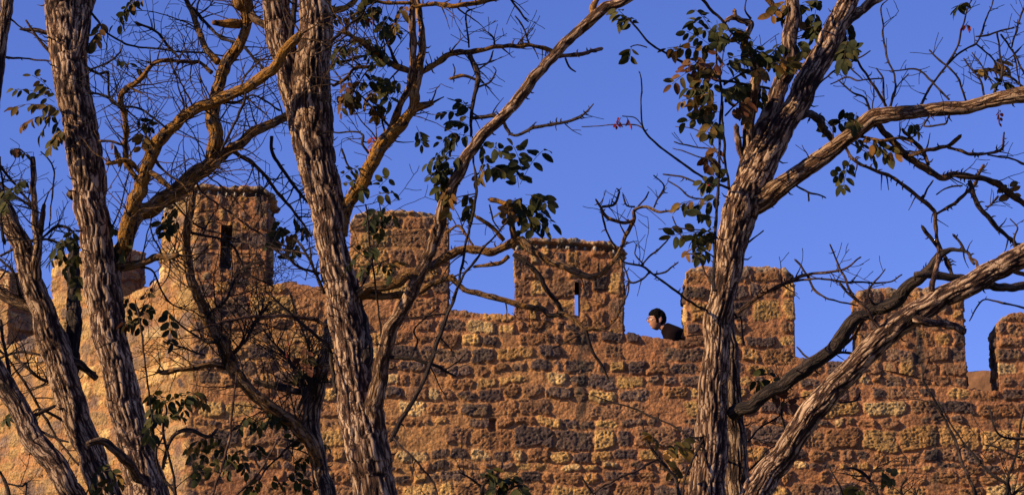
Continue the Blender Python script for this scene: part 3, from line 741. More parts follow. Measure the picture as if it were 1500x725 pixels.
# --- leaning tree at the left edge
t = Tree('robinia_tree', 'bright leaning trunk with a broken upright stub, directly left of the tall furrowed trunk', 'tree', 0, 12.9, GR, 9)
t.limb([(158, 725, 44), (138, 676, 41), (112, 617, 42), (88, 540, 42), (75, 500, 42), (60, 450, 36), (44, 407, 32), (36, 363, 29), (20, 337, 28), (0, 300, 27), (-25, 260, 25)], D0=12.9, ground=True, ext=1.2)
t.limb([(52, 420, 17), (51, 387, 15), (54, 347, 12), (50, 287, 10), (47, 230, 8)], tone=1, name='limb', tw=3)
t.limb([(56, 380, 10), (58, 350, 9), (62, 318, 8), (66, 300, 5)], tone=1.0, tw=2)
t.limb([(95, 535, 26), (90, 503, 24), (72, 470, 20), (50, 455, 18), (24, 440, 18), (0, 428, 18), (-30, 415, 16)], tone=.6, lichen=.1, tw=5, ext=.5)
t.limb([(141, 554, 9), (118, 534, 12), (90, 511, 14)], tone=.6)
t.limb([(141, 546, 3), (106, 534, 4), (63, 520, 4), (27, 516, 4), (-6, 526, 4)], tone=.7, tw=2)
t.limb([(114, 680, 3), (79, 636, 4), (51, 585, 4), (24, 542, 4), (-5, 508, 4)], tone=.5, tw=4)
t.limb([(98, 617, 5), (60, 600, 4), (43, 607, 3)], tone=.3); t.limb([(90, 560, 6), (70, 560, 5), (40, 540, 5), (20, 520, 4)], tone=.3, tw=3)
t.limb([(-5, 236, 4), (20, 270, 4), (43, 297, 4), (54, 320, 3)], tone=.25, tw=4); t.limb([(72, 335, 2), (75, 287, 2.5), (77, 245, 2.5), (60, 223, 2)], tone=.6)
t.limb([(-5, 265, 5), (25, 290, 4), (48, 305, 4)], tone=.3, tw=3); t.limb([(0, 375, 4), (30, 360, 4), (60, 350, 4), (100, 360, 4), (170, 367, 3)], tone=.6, tw=3)
t.limb([(60, 350, 4), (90, 330, 4), (130, 360, 3), (165, 372, 2)], tone=.3, tw=5)
t.limb([(5, 355, 5), (2, 320, 4), (5, 280, 3), (0, 230, 3)], tone=.3, tw=5); t.limb([(30, 440, 5), (20, 400, 4), (0, 380, 4)], tone=.2, tw=4, tl=.3)
for a, b, c in [((8, 275), (5, 305), 0), ((35, 262), (22, 278), 0), ((15, 218), (35, 222), 2), ((95, 345), (75, 385), 0), ((110, 335), (90, 375), 0), ((115, 350), (85, 368), 0), ((118, 370), (100, 400), 0), ((118, 400), (110, 430), 0), ((15, 300), (0, 290), 0), ((130, 700), (165, 690), 0), ((150, 680), (130, 720), 0), ((165, 700), (145, 722), 0), ((160, 690), (185, 715), 1), ((0, 620), (18, 610), 0)]: t.leaf(a, b, 9, .1, c, dD=-.5)
t.limb([(96, 585, 18), (104, 545, 22), (108, 500, 22), (107, 460, 22), (106, 410, 20), (108, 375, 16), (112, 350, 8)], tone=0, D0=12.98, dD=.35, name='limb')  # added for a dark strip; its shade is put into black bark colour
TREES['B'] = t
t = Tree('robinia_tree', 'slanting mottled trunk in the bottom left corner, leftmost and lowest of the leaning trunks', 'tree', 0, 12.3, GR, 10)
t.limb([(112, 735, 36), (98, 708, 34), (75, 676, 33), (47, 636, 32), (24, 593, 30), (0, 555, 30), (-30, 510, 28)], D0=12.3, ground=True, ext=1.0, tone=.85)
t.limb([(47, 610, 6), (60, 604, 6), (82, 596, 5)], tone=.2); t.limb([(50, 625, 4), (80, 640, 3.5), (100, 646, 3)], tone=.2)
t.limb([(0, 470, 4), (8, 520, 5), (15, 575, 6)], tone=.3, tw=4); t.limb([(0, 690, 4), (12, 715, 6), (14, 735, 7)], tone=.2)
t.limb([(10, 708, 3), (30, 712, 3), (40, 705, 3), (38, 725, 3)], tone=.2, tw=2)
TREES['C'] = t
# --- centre tree
t = Tree('robinia_tree', 'thick centre trunk with a long bare limb sweeping to the upper right', 'tree', 0, 11.6, GR, 15)
t.limb([(549, 725, 64), (538, 656, 61), (526, 597, 58), (514, 519, 52), (504, 462, 49), (497, 420, 49), (486, 363, 46), (475, 297, 50), (464, 242, 54), (458, 200, 58), (456, 150, 58), (458, 100, 52), (463, 50, 48), (463, 0, 48), (463, -70, 42)], D0=11.6, ground=True, ext=1.8)
t.limb([(452, 215, 36), (438, 160, 40), (425, 110, 42), (412, 60, 42), (404, 0, 40), (396, -70, 36)], ext=1.5, name='limb', dD=.05)
t.limb([(560, 690, 30), (553, 640, 30), (550, 590, 28), (553, 555, 25), (559, 528, 22), (569, 503, 21), (585, 464, 20), (597, 437, 20), (613, 397, 18), (633, 353, 18), (650, 313, 18), (662, 274, 18), (680, 240, 18), (703, 207, 17), (733, 173, 16), (767, 137, 17), (800, 93, 16), (833, 60, 16), (870, 26, 16), (900, 8, 15), (935, -14, 14)], dD=-.9, tone=.9, lichen=.1, spur=2.0, ext=1.0)
t.limb([(522, 560, 26), (535, 519, 22), (529, 470, 20), (523, 440, 16)], tone=.3, name='limb')
t.limb([(498, 345, 22), (505, 305, 20), (527, 270, 20), (543, 237, 20), (567, 203, 21), (587, 180, 18), (605, 163, 14), (618, 157, 12), (632, 153, 8)], lichen=.8, dD=-.3, tw=5)
t.limb([(572, 190, 11), (582, 170, 11), (597, 133, 11), (603, 93, 10), (605, 50, 10), (604, 10, 9), (602, -40, 8)], lichen=.25, tw=4, ext=.5)
t.limb([(606, 160, 16), (609, 140, 15), (611, 117, 14), (617, 77, 11), (618, 43, 10), (613, 13, 9), (610, -40, 8)], lichen=.5, tw=4, ext=.5)
t.limb([(602, 105, 9), (573, 93, 11), (550, 80, 10), (533, 67, 9), (513, 53, 7), (500, 48, 4)], lichen=.7, tone=.6, tw=10, tl=.35)
t.limb([(550, 98, 6), (523, 100, 5), (510, 113, 5), (488, 125, 5)], lichen=.2, tone=.5, tw=5)
t.limb([(612, 112, 9), (633, 97, 10), (660, 80, 10), (687, 75, 9), (733, 68, 7), (777, 67, 7), (813, 76, 6), (820, 80, 3)], lichen=.6, tone=.5, spur=2.5, tw=5, tl=.2)
t.limb([(687, 78, 8), (697, 100, 8), (700, 117, 8), (695, 140, 6), (690, 167, 5), (690, 200, 4)], tone=.35, spur=2, tw=4, tl=.2)
t.limb([(697, 117, 4), (680, 112, 5), (660, 115, 5)], lichen=.5); t.limb([(664, 114, 2), (666, 104, 2), (663, 95, 1.5)], tone=.3)
t.limb([(687, 70, 3), (685, 43, 3), (683, 17, 2.5), (695, 12, 2)], tone=.2, tw=2, tl=.2); t.limb([(700, 103, 3), (715, 92, 3), (722, 75, 2)], tone=.3, tw=1); t.limb([(700, 128, 3), (718, 120, 3), (727, 105, 2), (722, 98, 1.5)], tone=.3)
t.limb([(630, 153, 6), (640, 148, 3), (650, 142, 2)], tone=.3)
t.limb([(603, 10, 5), (633, 7, 7), (667, 10, 8), (700, 5, 7), (733, 0, 6), (760, -10, 5)], lichen=.7, tw=4, tl=.25, spur=2); t.limb([(600, 5, 6), (575, 5, 6), (543, 0, 6), (520, -8, 5)], lichen=.7, tw=2)
t.limb([(468, -5, 12), (472, 8, 11), (485, 16, 11), (500, 13, 10), (515, 5, 9), (525, -8, 8)], lichen=.9)
t.limb([(745, -5, 3), (757, 12, 3), (765, 25, 3), (773, 33, 2)], tone=.3, tw=1)
t.limb([(775, 64, 3), (768, 45, 2.5), (755, 25, 2)], tone=.2, tw=3, tl=.15); t.limb([(725, 68, 3), (722, 55, 2.5), (706, 45, 2)], tone=.2, tw=3, tl=.12)
t.limb([(690, 173, 5), (727, 173, 6), (743, 190, 5), (753, 198, 4), (780, 190, 5), (813, 182, 5), (845, 175, 4), (858, 166, 3), (870, 153, 2)], tone=.35, spur=4, tw=4, tl=.12)
t.limb([(817, 82, 9), (835, 83, 6), (850, 80, 6), (882, 72, 5)], tone=.9, spur=2); t.limb([(828, 85, 3), (834, 98, 3), (842, 105, 2)], tone=.3)
t.limb([(870, 24, 12), (868, 10, 9), (876, -5, 6)], lichen=.4); 
t.limb([(512, 436, 16), (527, 430, 15), (543, 420, 14), (573, 415, 14), (600, 403, 13), (633, 389, 13), (660, 373, 13), (683, 367, 12), (717, 370, 12), (750, 358, 13), (763, 355, 12), (787, 373, 10), (817, 387, 9), (850, 402, 9), (880, 400, 8), (897, 383, 7), (913, 353, 6), (928, 323, 6), (930, 308, 5), (947, 302, 4), (967, 308, 3.5), (993, 305, 2.5)], lichen=.35, tone=.45, dD=-.5, spur=2, tw=5, tl=.2)
t.limb([(928, 323, 5), (913, 327, 5), (893, 320, 5), (882, 305, 4), (872, 293, 3)], lichen=.3, tone=.6, spur=3, tw=2, tl=.12); t.limb([(882, 303, 4), (900, 300, 4), (908, 283, 3), (903, 278, 2)], tone=.4, spur=4, tw=2, tl=.1)
t.limb([(880, 305, 3), (887, 333, 3), (900, 363, 2.5), (905, 380, 2)], tone=.5); t.limb([(958, 304, 3), (966, 288, 3), (972, 272, 2.5), (957, 258, 2)], tone=.4, spur=4, tw=2, tl=.1)
t.limb([(930, 303, 3), (917, 300, 3), (912, 285, 2)], tone=.4, spur=3, tw=1, tl=.1); t.limb([(935, 302, 2.5), (946, 290, 2.5), (950, 282, 2)], tone=.4)
t.limb([(753, 372, 8), (777, 393, 8), (800, 423, 7), (820, 450, 6), (828, 462, 3)], tone=.3, spur=2)
t.limb([(524, 435, 12), (557, 432, 11), (593, 432, 11), (613, 426, 10), (633, 413, 9), (657, 407, 9), (673, 422, 8), (700, 430, 8), (733, 437, 8), (767, 447, 8), (793, 453, 8), (807, 462, 7), (829, 460, 7), (856, 481, 7), (870, 480, 5), (888, 476, 4), (903, 462, 3), (915, 440, 2.5), (920, 415, 2)], lichen=.35, tone=.4, dD=-.3, spur=2, tw=3, tl=.15)
t.limb([(857, 480, 6), (870, 517, 5), (890, 552, 3)], tone=.3, spur=3); t.limb([(860, 485, 4), (840, 495, 3), (810, 510, 2)], tone=.3, tw=2)
t.limb([(752, 362, 9), (752, 335, 9), (750, 315, 9), (748, 303, 9), (735, 298, 8), (717, 294, 8)], lichen=.7, tone=1); t.limb([(738, 352, 7), (728, 340, 7), (717, 330, 7), (698, 319, 6)], lichen=.6)
t.limb([(745, 375, 7), (735, 384, 7), (717, 388, 7), (695, 391, 5)], lichen=.6); t.limb([(693, 360, 4), (672, 330, 4), (655, 340, 4)], lichen=.5, tw=3, tl=.2)
t.limb([(573, 644, 7), (589, 613, 7), (612, 574, 6), (628, 538, 6), (644, 491, 6), (658, 453, 5), (670, 425, 4), (678, 385, 4), (682, 360, 4), (690, 330, 4), (697, 280, 4), (693, 233, 3), (692, 200, 2)], tone=.2, dD=-.3, tw=5, tl=.3, jit=.6)
t.limb([(663, 440, 4), (677, 405, 4), (697, 380, 4), (717, 353, 3), (743, 323, 3)], tone=.3); t.limb([(717, 300, 2.5), (725, 325, 2.5), (735, 340, 2)], tone=.3)
t.limb([(573, 523, 6), (600, 525, 5), (632, 534, 5), (655, 546, 4), (668, 550, 3)], tone=.25, spur=2, tw=1); t.limb([(600, 525, 3), (612, 500, 3), (608, 480, 2.5), (640, 450, 2)], tone=.4)
t.limb([(645, 544, 3), (665, 535, 3), (682, 518, 2)], tone=.4)
t.limb([(479, 478, 7), (462, 470, 6), (444, 466, 6), (397, 462, 5), (345, 467, 4), (281, 485, 3)], tone=1.3, dD=-.4, spur=.3)
t.limb([(492, 575, 6), (486, 535, 6), (480, 505, 6), (463, 491, 5), (435, 468, 5), (412, 448, 4), (395, 430, 3)], tone=.25, tw=4, tl=.3)
t.limb([(468, 400, 4), (450, 395, 4), (433, 387, 4), (400, 363, 3)], tone=.4, tw=3); t.limb([(475, 430, 5), (462, 400, 5), (445, 365, 4), (430, 350, 3)], tone=.3, tw=4, tl=.3)
t.limb([(545, 560, 4), (556, 520, 4), (558, 480, 3.5), (553, 445, 3), (548, 400, 3), (535, 300, 2.5)], tone=.3, tw=2, jit=.6); t.limb([(527, 430, 4), (545, 380, 3), (560, 330, 3), (556, 300, 2)], tone=.3, tw=5, tl=.3)
t.limb([(575, 640, 4), (600, 668, 3), (630, 700, 3), (640, 730, 3)], tone=.5, tw=2)
t.limb([(540, 225, 4), (531, 210, 4), (528, 195, 3), (490, 193, 2.5), (470, 197, 2)], tone=.35, tw=2); t.limb([(530, 275, 4), (510, 243, 3), (500, 217, 3)], tone=.2)
t.limb([(575, 190, 4), (560, 175, 3), (540, 150, 3), (527, 140, 2), (510, 130, 2)], tone=.35, tw=4); t.limb([(565, 200, 3), (560, 160, 3), (575, 130, 2.5)], tone=.3, tw=2)
t.limb([(583, 95, 4), (565, 60, 3.5), (548, 35, 3)], tone=.4, tw=3); t.limb([(488, 90, 4), (520, 85, 4), (550, 75, 3), (582, 50, 2.5)], tone=.4, tw=4)
t.limb([(486, 60, 5), (505, 45, 4), (530, 20, 3), (540, 0, 3)], tone=.4, tw=5)
for a, b, c in [((500, 15), (540, 25), 0), ((520, 30), (545, 15), 0), ((545, 25), (510, 28), 1), ((560, 35), (580, 50), 0), ((570, 20), (560, 48), 0), ((545, 55), (520, 65), 0), ((530, 70), (550, 100), 0), ((500, 110), (560, 115), 0), ((520, 120), (580, 128), 0), ((560, 110), (570, 145), 0), ((530, 115), (515, 150), 1), ((560, 125), (535, 150), 1), ((510, 115), (500, 160), 2), ((490, 140), (520, 145), 1), ((545, 60), (575, 95), 0), ((590, 120), (560, 128), 0), ((500, 20), (480, 40), 0), ((515, 25), (555, 5), 0), ((545, 195), (543, 218), 3), ((545, 8), (543, 25), 3), ((550, 150), (552, 160), 1), ((505, 60), (490, 85), 0), ((595, 5), (580, 40), 1), ((610, 185), (618, 212), 0)]: t.leaf(a, b, 9, .1, c)
for a, b, c in [((500, 260), (525, 245), 0), ((500, 270), (530, 262), 0), ((555, 275), (570, 262), 0), ((540, 290), (575, 285), 0), ((560, 300), (580, 325), 0), ((555, 305), (540, 325), 0), ((560, 310), (555, 345), 0), ((520, 370), (545, 365), 0), ((530, 370), (510, 385), 0), ((545, 385), (530, 395), 0), ((558, 390), (585, 385), 1), ((550, 380), (575, 405), 0), ((545, 270), (525, 285), 0)]: t.leaf(a, b, 8, .08, c)
for a, b, c in [((690, 175), (640, 162), 0), ((690, 160), (672, 150), 0), ((688, 185), (665, 178), 0), ((690, 200), (645, 205), 0), ((672, 205), (640, 228), 0), ((675, 195), (660, 215), 0), ((680, 230), (628, 243), 0), ((665, 245), (630, 262), 0), ((660, 250), (640, 280), 0), ((655, 265), (658, 305), 1), ((672, 235), (645, 235), 0), ((650, 240), (645, 275), 0), ((700, 215), (733, 222), 0), ((700, 215), (712, 235), 0), ((712, 245), (740, 255), 0), ((715, 240), (700, 258), 1), ((685, 280), (688, 310), 0), ((668, 240), (660, 290), 1)]: t.leaf(a, b, 9, .12, c, 1.05)
for a, b, c in [((762, 270), (795, 222), 0), ((765, 250), (752, 215), 0), ((760, 275), (753, 240), 0), ((770, 300), (808, 325), 0), ((765, 300), (798, 335), 0), ((760, 300), (782, 342), 0), ((755, 290), (765, 340), 0), ((755, 290), (742, 320), 1), ((770, 285), (802, 300), 0), ((765, 290), (740, 305), 1), ((755, 255), (742, 240), 0)]: t.leaf(a, b, 9, .1, c, 1.25)
TREES['D'] = t
# --- short forked tree between
t = Tree('robinia_tree', 'short forked tree standing close behind the left side of the thick centre trunk', 'tree', 0, 13.4, GR, 21)
t.limb([(482, 730, 28), (471, 692, 26), (459, 644, 26), (455, 605, 24), (466, 570, 24), (475, 530, 20), (480, 500, 12), (478, 470, 8)], D0=13.4, ground=True, tone=.8, tw=4)
t.limb([(468, 685, 20), (452, 652, 20), (434, 622, 20), (412, 607, 19), (396, 597, 18), (369, 574, 18), (345, 542, 20), (330, 511, 20), (306, 475, 19), (297, 453, 17), (283, 415, 14), (272, 367, 13), (275, 330, 13), (280, 300, 12), (284, 275, 9)], lichen=.35, tone=.7, dD=-.5, tw=22, tl=.5)
t.limb([(452, 574, 9), (430, 572, 10), (405, 566, 11), (388, 563, 10), (372, 556, 6)], tone=.25, tw=4)
t.limb([(348, 540, 11), (330, 535, 9), (300, 535, 8), (265, 541, 7), (240, 546, 7), (231, 541, 5)], lichen=.4, tone=.6, tw=6)
t.limb([(330, 540, 6), (320, 505, 5), (300, 500, 4), (270, 480, 3), (245, 455, 2)], tone=.2, tw=4); t.limb([(300, 520, 3), (270, 510, 3), (240, 500, 2)], tone=.2, tw=3)
t.limb([(436, 600, 6), (450, 570, 7), (455, 545, 5), (452, 510, 4), (440, 480, 3), (425, 430, 3)], tone=.25, tw=14, tl=.5)
t.limb([(452, 600, 8), (440, 560, 6), (425, 530, 5), (405, 505, 4), (385, 480, 3)], tone=.3, tw=14, tl=.5)
t.limb([(340, 520, 6), (360, 500, 4), (375, 470, 4), (395, 440, 3)], tone=.3, tw=10, tl=.5); t.limb([(300, 465, 6), (330, 440, 4), (350, 400, 3), (380, 385, 3)], tone=.3, tw=10, tl=.5)
t.limb([(277, 340, 6), (300, 345, 4), (340, 360, 4), (365, 400, 3), (400, 420, 2.5)], tone=.3, tw=8, tl=.4)
t.limb([(445, 640, 5), (425, 650, 4), (400, 675, 3), (380, 700, 3)], tone=.4, tw=3)
for a, b, c in [((415, 605), (395, 620), 0), ((412, 600), (420, 630), 0), ((400, 605), (378, 625), 0), ((395, 600), (412, 615), 0), ((365, 608), (350, 628), 0), ((372, 650), (382, 662), 0), ((330, 650), (300, 670), 0), ((330, 640), (290, 648), 0), ((340, 660), (310, 690), 0), ((345, 655), (360, 690), 0), ((335, 655), (290, 700), 0), ((350, 660), (330, 700), 0), ((315, 650), (285, 655), 1), ((450, 655), (430, 640), 0), ((452, 665), (440, 680), 0), ((460, 700), (480, 715), 0), ((380, 700), (370, 718), 0), ((395, 702), (415, 712), 0), ((420, 700), (435, 690), 0), ((425, 490), (420, 520), 3), ((445, 520), (435, 550), 2), ((455, 530), (470, 545), 2), ((448, 505), (455, 535), 2), ((440, 545), (452, 565), 0), ((430, 700), (450, 715), 0), ((460, 640), (480, 655), 0)]: t.leaf(a, b, 8, .1, c)
TREES['E'] = t
# --- right tree
t = Tree('robinia_tree', 'right-hand tree with a shadow-barred trunk forking into several rising limbs, one reaching the right edge', 'tree', 0, 11.1, GR, 31)
t.limb([(1034, 725, 54), (1042, 637, 47), (1046, 558, 43), (1050, 479, 42), (1059, 437, 40), (1068, 387, 41), (1073, 353, 44), (1083, 310, 50), (1100, 270, 50), (1124, 225, 42), (1150, 180, 38), (1184, 117, 36), (1211, 67, 34), (1236, 14, 31), (1255, -40, 28)], D0=11.1, ground=True, ext=1.5)
t.limb([(1081, 730, 36), (1077, 637, 33), (1071, 558, 28), (1067, 500, 24), (1066, 455, 18)], tone=.7, name='limb', D0=11.35, dD=0)
t.limb([(1088, 290, 30), (1098, 240, 30), (1112, 198, 28), (1137, 143, 26), (1153, 100, 23), (1159, 50, 22), (1163, 0, 22), (1168, -50, 20)], dD=.25, ext=1.0, tw=3, tone=.9)
t.limb([(1085, 290, 20), (1092, 230, 18), (1097, 173, 16), (1104, 133, 15), (1107, 90, 14), (1098, 75, 12), (1088, 70, 10), (1094, 52, 9), (1101, 35, 9), (1085, 30, 9), (1077, 25, 9), (1063, 30, 6), (1053, 45, 4)], tone=1, lichen=.15, dD=-.15)
t.limb([(1090, 235, 10), (1083, 217, 9), (1078, 185, 8)], tone=1); t.limb([(1077, 27, 8), (1076, 16, 7)], lichen=.5, tone=1)
t.limb([(1100, 28, 4), (1092, 15, 2.5), (1094, 0, 2)], tone=.4)
t.limb([(1152, 15, 10), (1142, 22, 10), (1128, 5, 9), (1118, -6, 9)], tone=.3, lichen=.2)
t.limb([(1230, 45, 14), (1248, 24, 14), (1268, 10, 12), (1290, -2, 11), (1320, -20, 9)], tone=1, ext=.8)
t.limb([(1098, 300, 36), (1125, 288, 30), (1165, 259, 27), (1200, 233, 25), (1235, 207, 24), (1270, 180, 24), (1300, 168, 22), (1340, 164, 20), (1395, 159, 20), (1440, 150, 20), (1470, 144, 22), (1500, 138, 24), (1550, 128, 22)], dD=-.6, lichen=.12, tone=.9, ext=1.2, spur=1.5, tw=4, tl=.15)
t.limb([(1168, 172, 13), (1182, 168, 12), (1196, 174, 12), (1208, 190, 11), (1218, 205, 10)], tone=.25, dD=.3)
t.limb([(1285, 180, 10), (1298, 197, 10), (1313, 213, 11), (1337, 233, 11), (1360, 248, 10), (1380, 260, 10), (1393, 255, 10), (1423, 258, 9), (1450, 263, 9), (1477, 280, 9), (1500, 298, 8), (1530, 315, 7)], tone=.3, lichen=.2, spur=2.5, tw=7, tl=.2, dD=.3, ext=.5)
t.limb([(1328, 228, 5), (1345, 225, 6), (1360, 221, 6), (1387, 215, 6), (1400, 206, 6), (1407, 199, 5)], tone=.6, lichen=.3, spur=2); t.limb([(1389, 216, 5), (1404, 221, 5), (1423, 226, 5), (1447, 225, 4), (1468, 217, 4), (1470, 193, 2.5)], tone=.5, lichen=.2, spur=3, tw=2, tl=.1)
t.limb([(1447, 227, 3), (1483, 233, 3), (1500, 239, 4), (1520, 240, 3)], tone=.8, tw=1, tl=.1); t.limb([(1322, 190, 4), (1333, 202, 6), (1350, 220, 6), (1360, 242, 5)], tone=.5, lichen=.3, tw=3, tl=.15)
t.limb([(1255, 200, 4), (1290, 205, 5), (1320, 203, 5), (1337, 208, 4)], lichen=.7, tw=4, tl=.15)
t.limb([(1238, 215, 4), (1250, 235, 5), (1283, 250, 5), (1310, 262, 5), (1340, 287, 6), (1363, 307, 6), (1370, 317, 6), (1372, 347, 6), (1377, 363, 6), (1387, 383, 6), (1397, 412, 5)], tone=.7, lichen=.15, spur=4, tw=3, tl=.12, dD=.2)
t.limb([(1371, 314, 4), (1397, 297, 5), (1423, 275, 5), (1433, 257, 5), (1442, 241, 4)], tone=.7, lichen=.2, spur=3, tw=2, tl=.12); t.limb([(1350, 296, 3), (1358, 278, 3), (1367, 265, 2)], tone=.5, spur=3)
t.limb([(1420, 265, 7), (1430, 297, 7), (1450, 320, 7), (1470, 340, 7), (1488, 362, 6)], tone=.3, spur=3, tw=2, tl=.15)
t.limb([(1374, 362, 6), (1364, 350, 6), (1353, 332, 5)], tone=.3, spur=2)
t.limb([(1410, 272, 2.5), (1385, 275, 2.5), (1370, 285, 2)], tone=.4); t.limb([(1463, 288, 3), (1450, 302, 3), (1443, 302, 2)], tone=.3, tw=2, tl=.1)
t.limb([(1072, 606, 22), (1098, 594, 20), (1125, 578, 20), (1175, 545, 21), (1220, 508, 21), (1238, 485, 21), (1255, 467, 20), (1280, 453, 20), (1315, 438, 20), (1340, 416, 18), (1362, 392, 16), (1378, 371, 11), (1395, 364, 6), (1418, 372, 5), (1428, 388, 4)], tone=.0, lichen=.0, D0=11.15, dD=-.75, spur=2.5, tw=2, tl=.15)  # limb lies in shade, painted in as near-black bark
t.limb([(1414, 370, 4), (1407, 355, 4), (1397, 343, 4)], tone=.4, spur=2)
t.limb([(1076, 462, 6), (1095, 445, 6), (1110, 433, 6), (1153, 413, 6), (1180, 402, 5), (1213, 397, 4), (1240, 392, 3), (1262, 378, 2.5)], tone=1, spur=2, tw=5, tl=.15, dD=-.3)
t.limb([(1150, 415, 4), (1175, 409, 4), (1200, 408, 3), (1250, 412, 3), (1300, 413, 2.5), (1320, 402, 2)], tone=.5, spur=2, tw=4, tl=.12); t.limb([(1183, 405, 3.5), (1195, 425, 3.5), (1215, 437, 3), (1255, 446, 2.5)], tone=.5); t.limb([(1185, 408, 3), (1175, 392, 3), (1165, 380, 3)], tone=.5)
t.limb([(1293, 488, 7), (1271, 454, 6), (1252, 435, 4), (1242, 415, 4), (1230, 387, 3), (1217, 357, 2.5)], tone=.9, D0=10.3, dD=-.1, spur=1.5, tw=3, tl=.12); t.limb([(1283, 450, 4), (1270, 430, 4), (1278, 415, 3), (1295, 395, 2)], tone=.3, tw=2, tl=.1); t.limb([(1262, 444, 5), (1245, 432, 4), (1231, 417, 4)], tone=.3)
t.limb([(1215, 520, 5), (1232, 515, 4), (1250, 518, 4), (1255, 522, 2)], tone=.5, tw=2, tl=.1); t.limb([(1232, 510, 5), (1248, 495, 5), (1262, 475, 5), (1268, 462, 4)], tone=.4, lichen=.3); t.limb([(1190, 528, 3), (1178, 520, 3), (1168, 508, 2)], tone=.3)
# upright shoots on the right limb
for pts in [[(1304, 157, 4), (1311, 131, 3), (1309, 110, 3), (1297, 75, 3), (1292, 35, 2.5), (1290, 11, 2), (1300, 0, 1.5)], [(1277, 172, 4), (1268, 147, 3), (1249, 137, 3), (1228, 118, 2)],
            [(1348, 156, 4), (1364, 126, 3.5), (1386, 96, 3.5), (1407, 78, 3), (1429, 64, 3), (1439, 40, 3), (1455, 0, 2), (1462, -25, 2)], [(1386, 96, 3), (1402, 67, 3), (1410, 37, 2.5), (1418, 11, 2), (1426, -5, 2)],
            [(1415, 148, 3), (1407, 126, 3), (1394, 104, 3), (1380, 91, 3), (1362, 72, 2.5)], [(1390, 148, 3), (1375, 132, 3), (1359, 118, 3), (1340, 103, 2.5), (1308, 104, 2)], [(1455, 142, 4), (1466, 107, 4), (1466, 75, 3), (1462, 48, 3)],
            [(1429, 54, 2), (1445, 52, 3), (1461, 48, 3), (1485, 41, 2)], [(1429, 64, 2.5), (1450, 83, 2.5), (1477, 110, 2.5), (1495, 123, 2)], [(1482, 70, 3), (1487, 54, 3), (1500, 13, 2.5), (1506, -10, 2)], [(1466, 51, 3), (1485, 75, 3), (1500, 107, 3), (1510, 130, 3)],
            [(1304, 158, 3), (1310, 130, 2), (1330, 108, 2)], [(1279, 168, 3), (1279, 150, 2), (1280, 120, 2)], [(1442, 143, 3), (1435, 115, 3), (1420, 100, 3), (1411, 85, 2)], [(1455, 125, 2), (1440, 100, 2), (1423, 78, 2)],
            [(1460, 100, 2.5), (1478, 85, 2), (1497, 68, 2)], [(1495, 128, 2.5), (1488, 90, 2.5), (1483, 72, 2.5)], [(1500, 128, 2), (1480, 115, 2), (1465, 105, 2)], [(1425, 105, 6), (1440, 104, 6), (1462, 103, 4)], [(1370, 158, 3), (1355, 185, 3), (1383, 183, 3), (1390, 170, 2)]]:
    t.limb(pts, tone=.35, spur=1.6, tw=2, tl=.13)
t.limb([(1298, 156, 4), (1276, 120, 4), (1254, 86, 3), (1244, 62, 2)], tone=.7, spur=1); t.limb([(1165, 160, 4), (1187, 137, 3), (1209, 115, 3), (1238, 94, 3), (1273, 75, 2)], tone=.5, spur=1, tw=2, tl=.1)
t.limb([(1296, 155, 3), (1293, 118, 3), (1282, 102, 2)], tone=.4); t.limb([(1262, 118, 2), (1245, 98, 2.5), (1235, 99, 2)], tone=.4); t.limb([(1216, 124, 2), (1240, 115, 2.5), (1260, 118, 2.5), (1295, 115, 2)], tone=.4)
t.limb([(1160, 268, 3), (1180, 282, 3), (1209, 291, 2)], tone=.2, spur=2); t.limb([(1184, 282, 3), (1184, 294, 3)], tone=.2); t.limb([(1092, 358, 3), (1102, 350, 2.5), (1117, 339, 2)], tone=.3)
# the long thin shoots to the left
t.limb([(1127, 130, 4), (1083, 122, 4), (1050, 117, 4), (1023, 103, 4), (983, 83, 3.5), (950, 63, 3), (930, 38, 3), (922, 28, 2)], tone=.15, spur=.5, jit=.5, dD=-.5)
t.limb([(948, 70, 2), (935, 66, 2), (924, 68, 1.5)], tone=.2)
t.limb([(1078, 280, 4), (1035, 262, 4), (990, 232, 3.5), (960, 208, 3.5), (942, 188, 3), (939, 165, 2.5), (940, 125, 2), (936, 105, 1.5)], tone=.2, spur=.4, jit=.5, dD=-.5); t.limb([(942, 188, 2.5), (930, 183, 2), (900, 183, 1.6), (852, 185, 1.4)], tone=.6, spur=.2, jit=.4); t.limb([(942, 186, 2), (930, 172, 1.8), (912, 170, 1.6)], tone=.4, spur=0)
t.limb([(1047, 425, 5), (1045, 420, 5), (1047, 370, 5), (1050, 303, 4.5), (1055, 220, 4), (1055, 173, 4), (1057, 133, 4), (1050, 93, 3), (1047, 43, 2.5)], tone=.15, dD=-.3, spur=.6, jit=.6); t.limb([(1078, 305, 5), (1067, 263, 4), (1062, 220, 4), (1057, 150, 3)], tone=.15)
t.limb([(1060, 240, 3), (1045, 218, 2.5), (1020, 215, 2.5), (988, 207, 2)], tone=.5, tw=2, tl=.1); t.limb([(1058, 255, 3), (1040, 235, 2.5), (1010, 225, 2), (985, 217, 1.5)], tone=.5); t.limb([(1055, 230, 2), (1035, 200, 2), (1010, 187, 1.5), (990, 184, 1.3)], tone=.6, spur=.3)
t.limb([(1055, 272, 3), (1023, 268, 3), (990, 258, 3), (972, 256, 2.5)], tone=.3, spur=2); t.limb([(1030, 292, 2.5), (1010, 288, 2.5), (995, 275, 2.5), (978, 265, 2)], tone=.3, spur=2)
t.limb([(1060, 125, 3), (1085, 110, 3), (1115, 98, 2.5)], tone=.3); t.limb([(1062, 170, 2.5), (1080, 150, 2.5), (1090, 145, 2)], tone=.3)
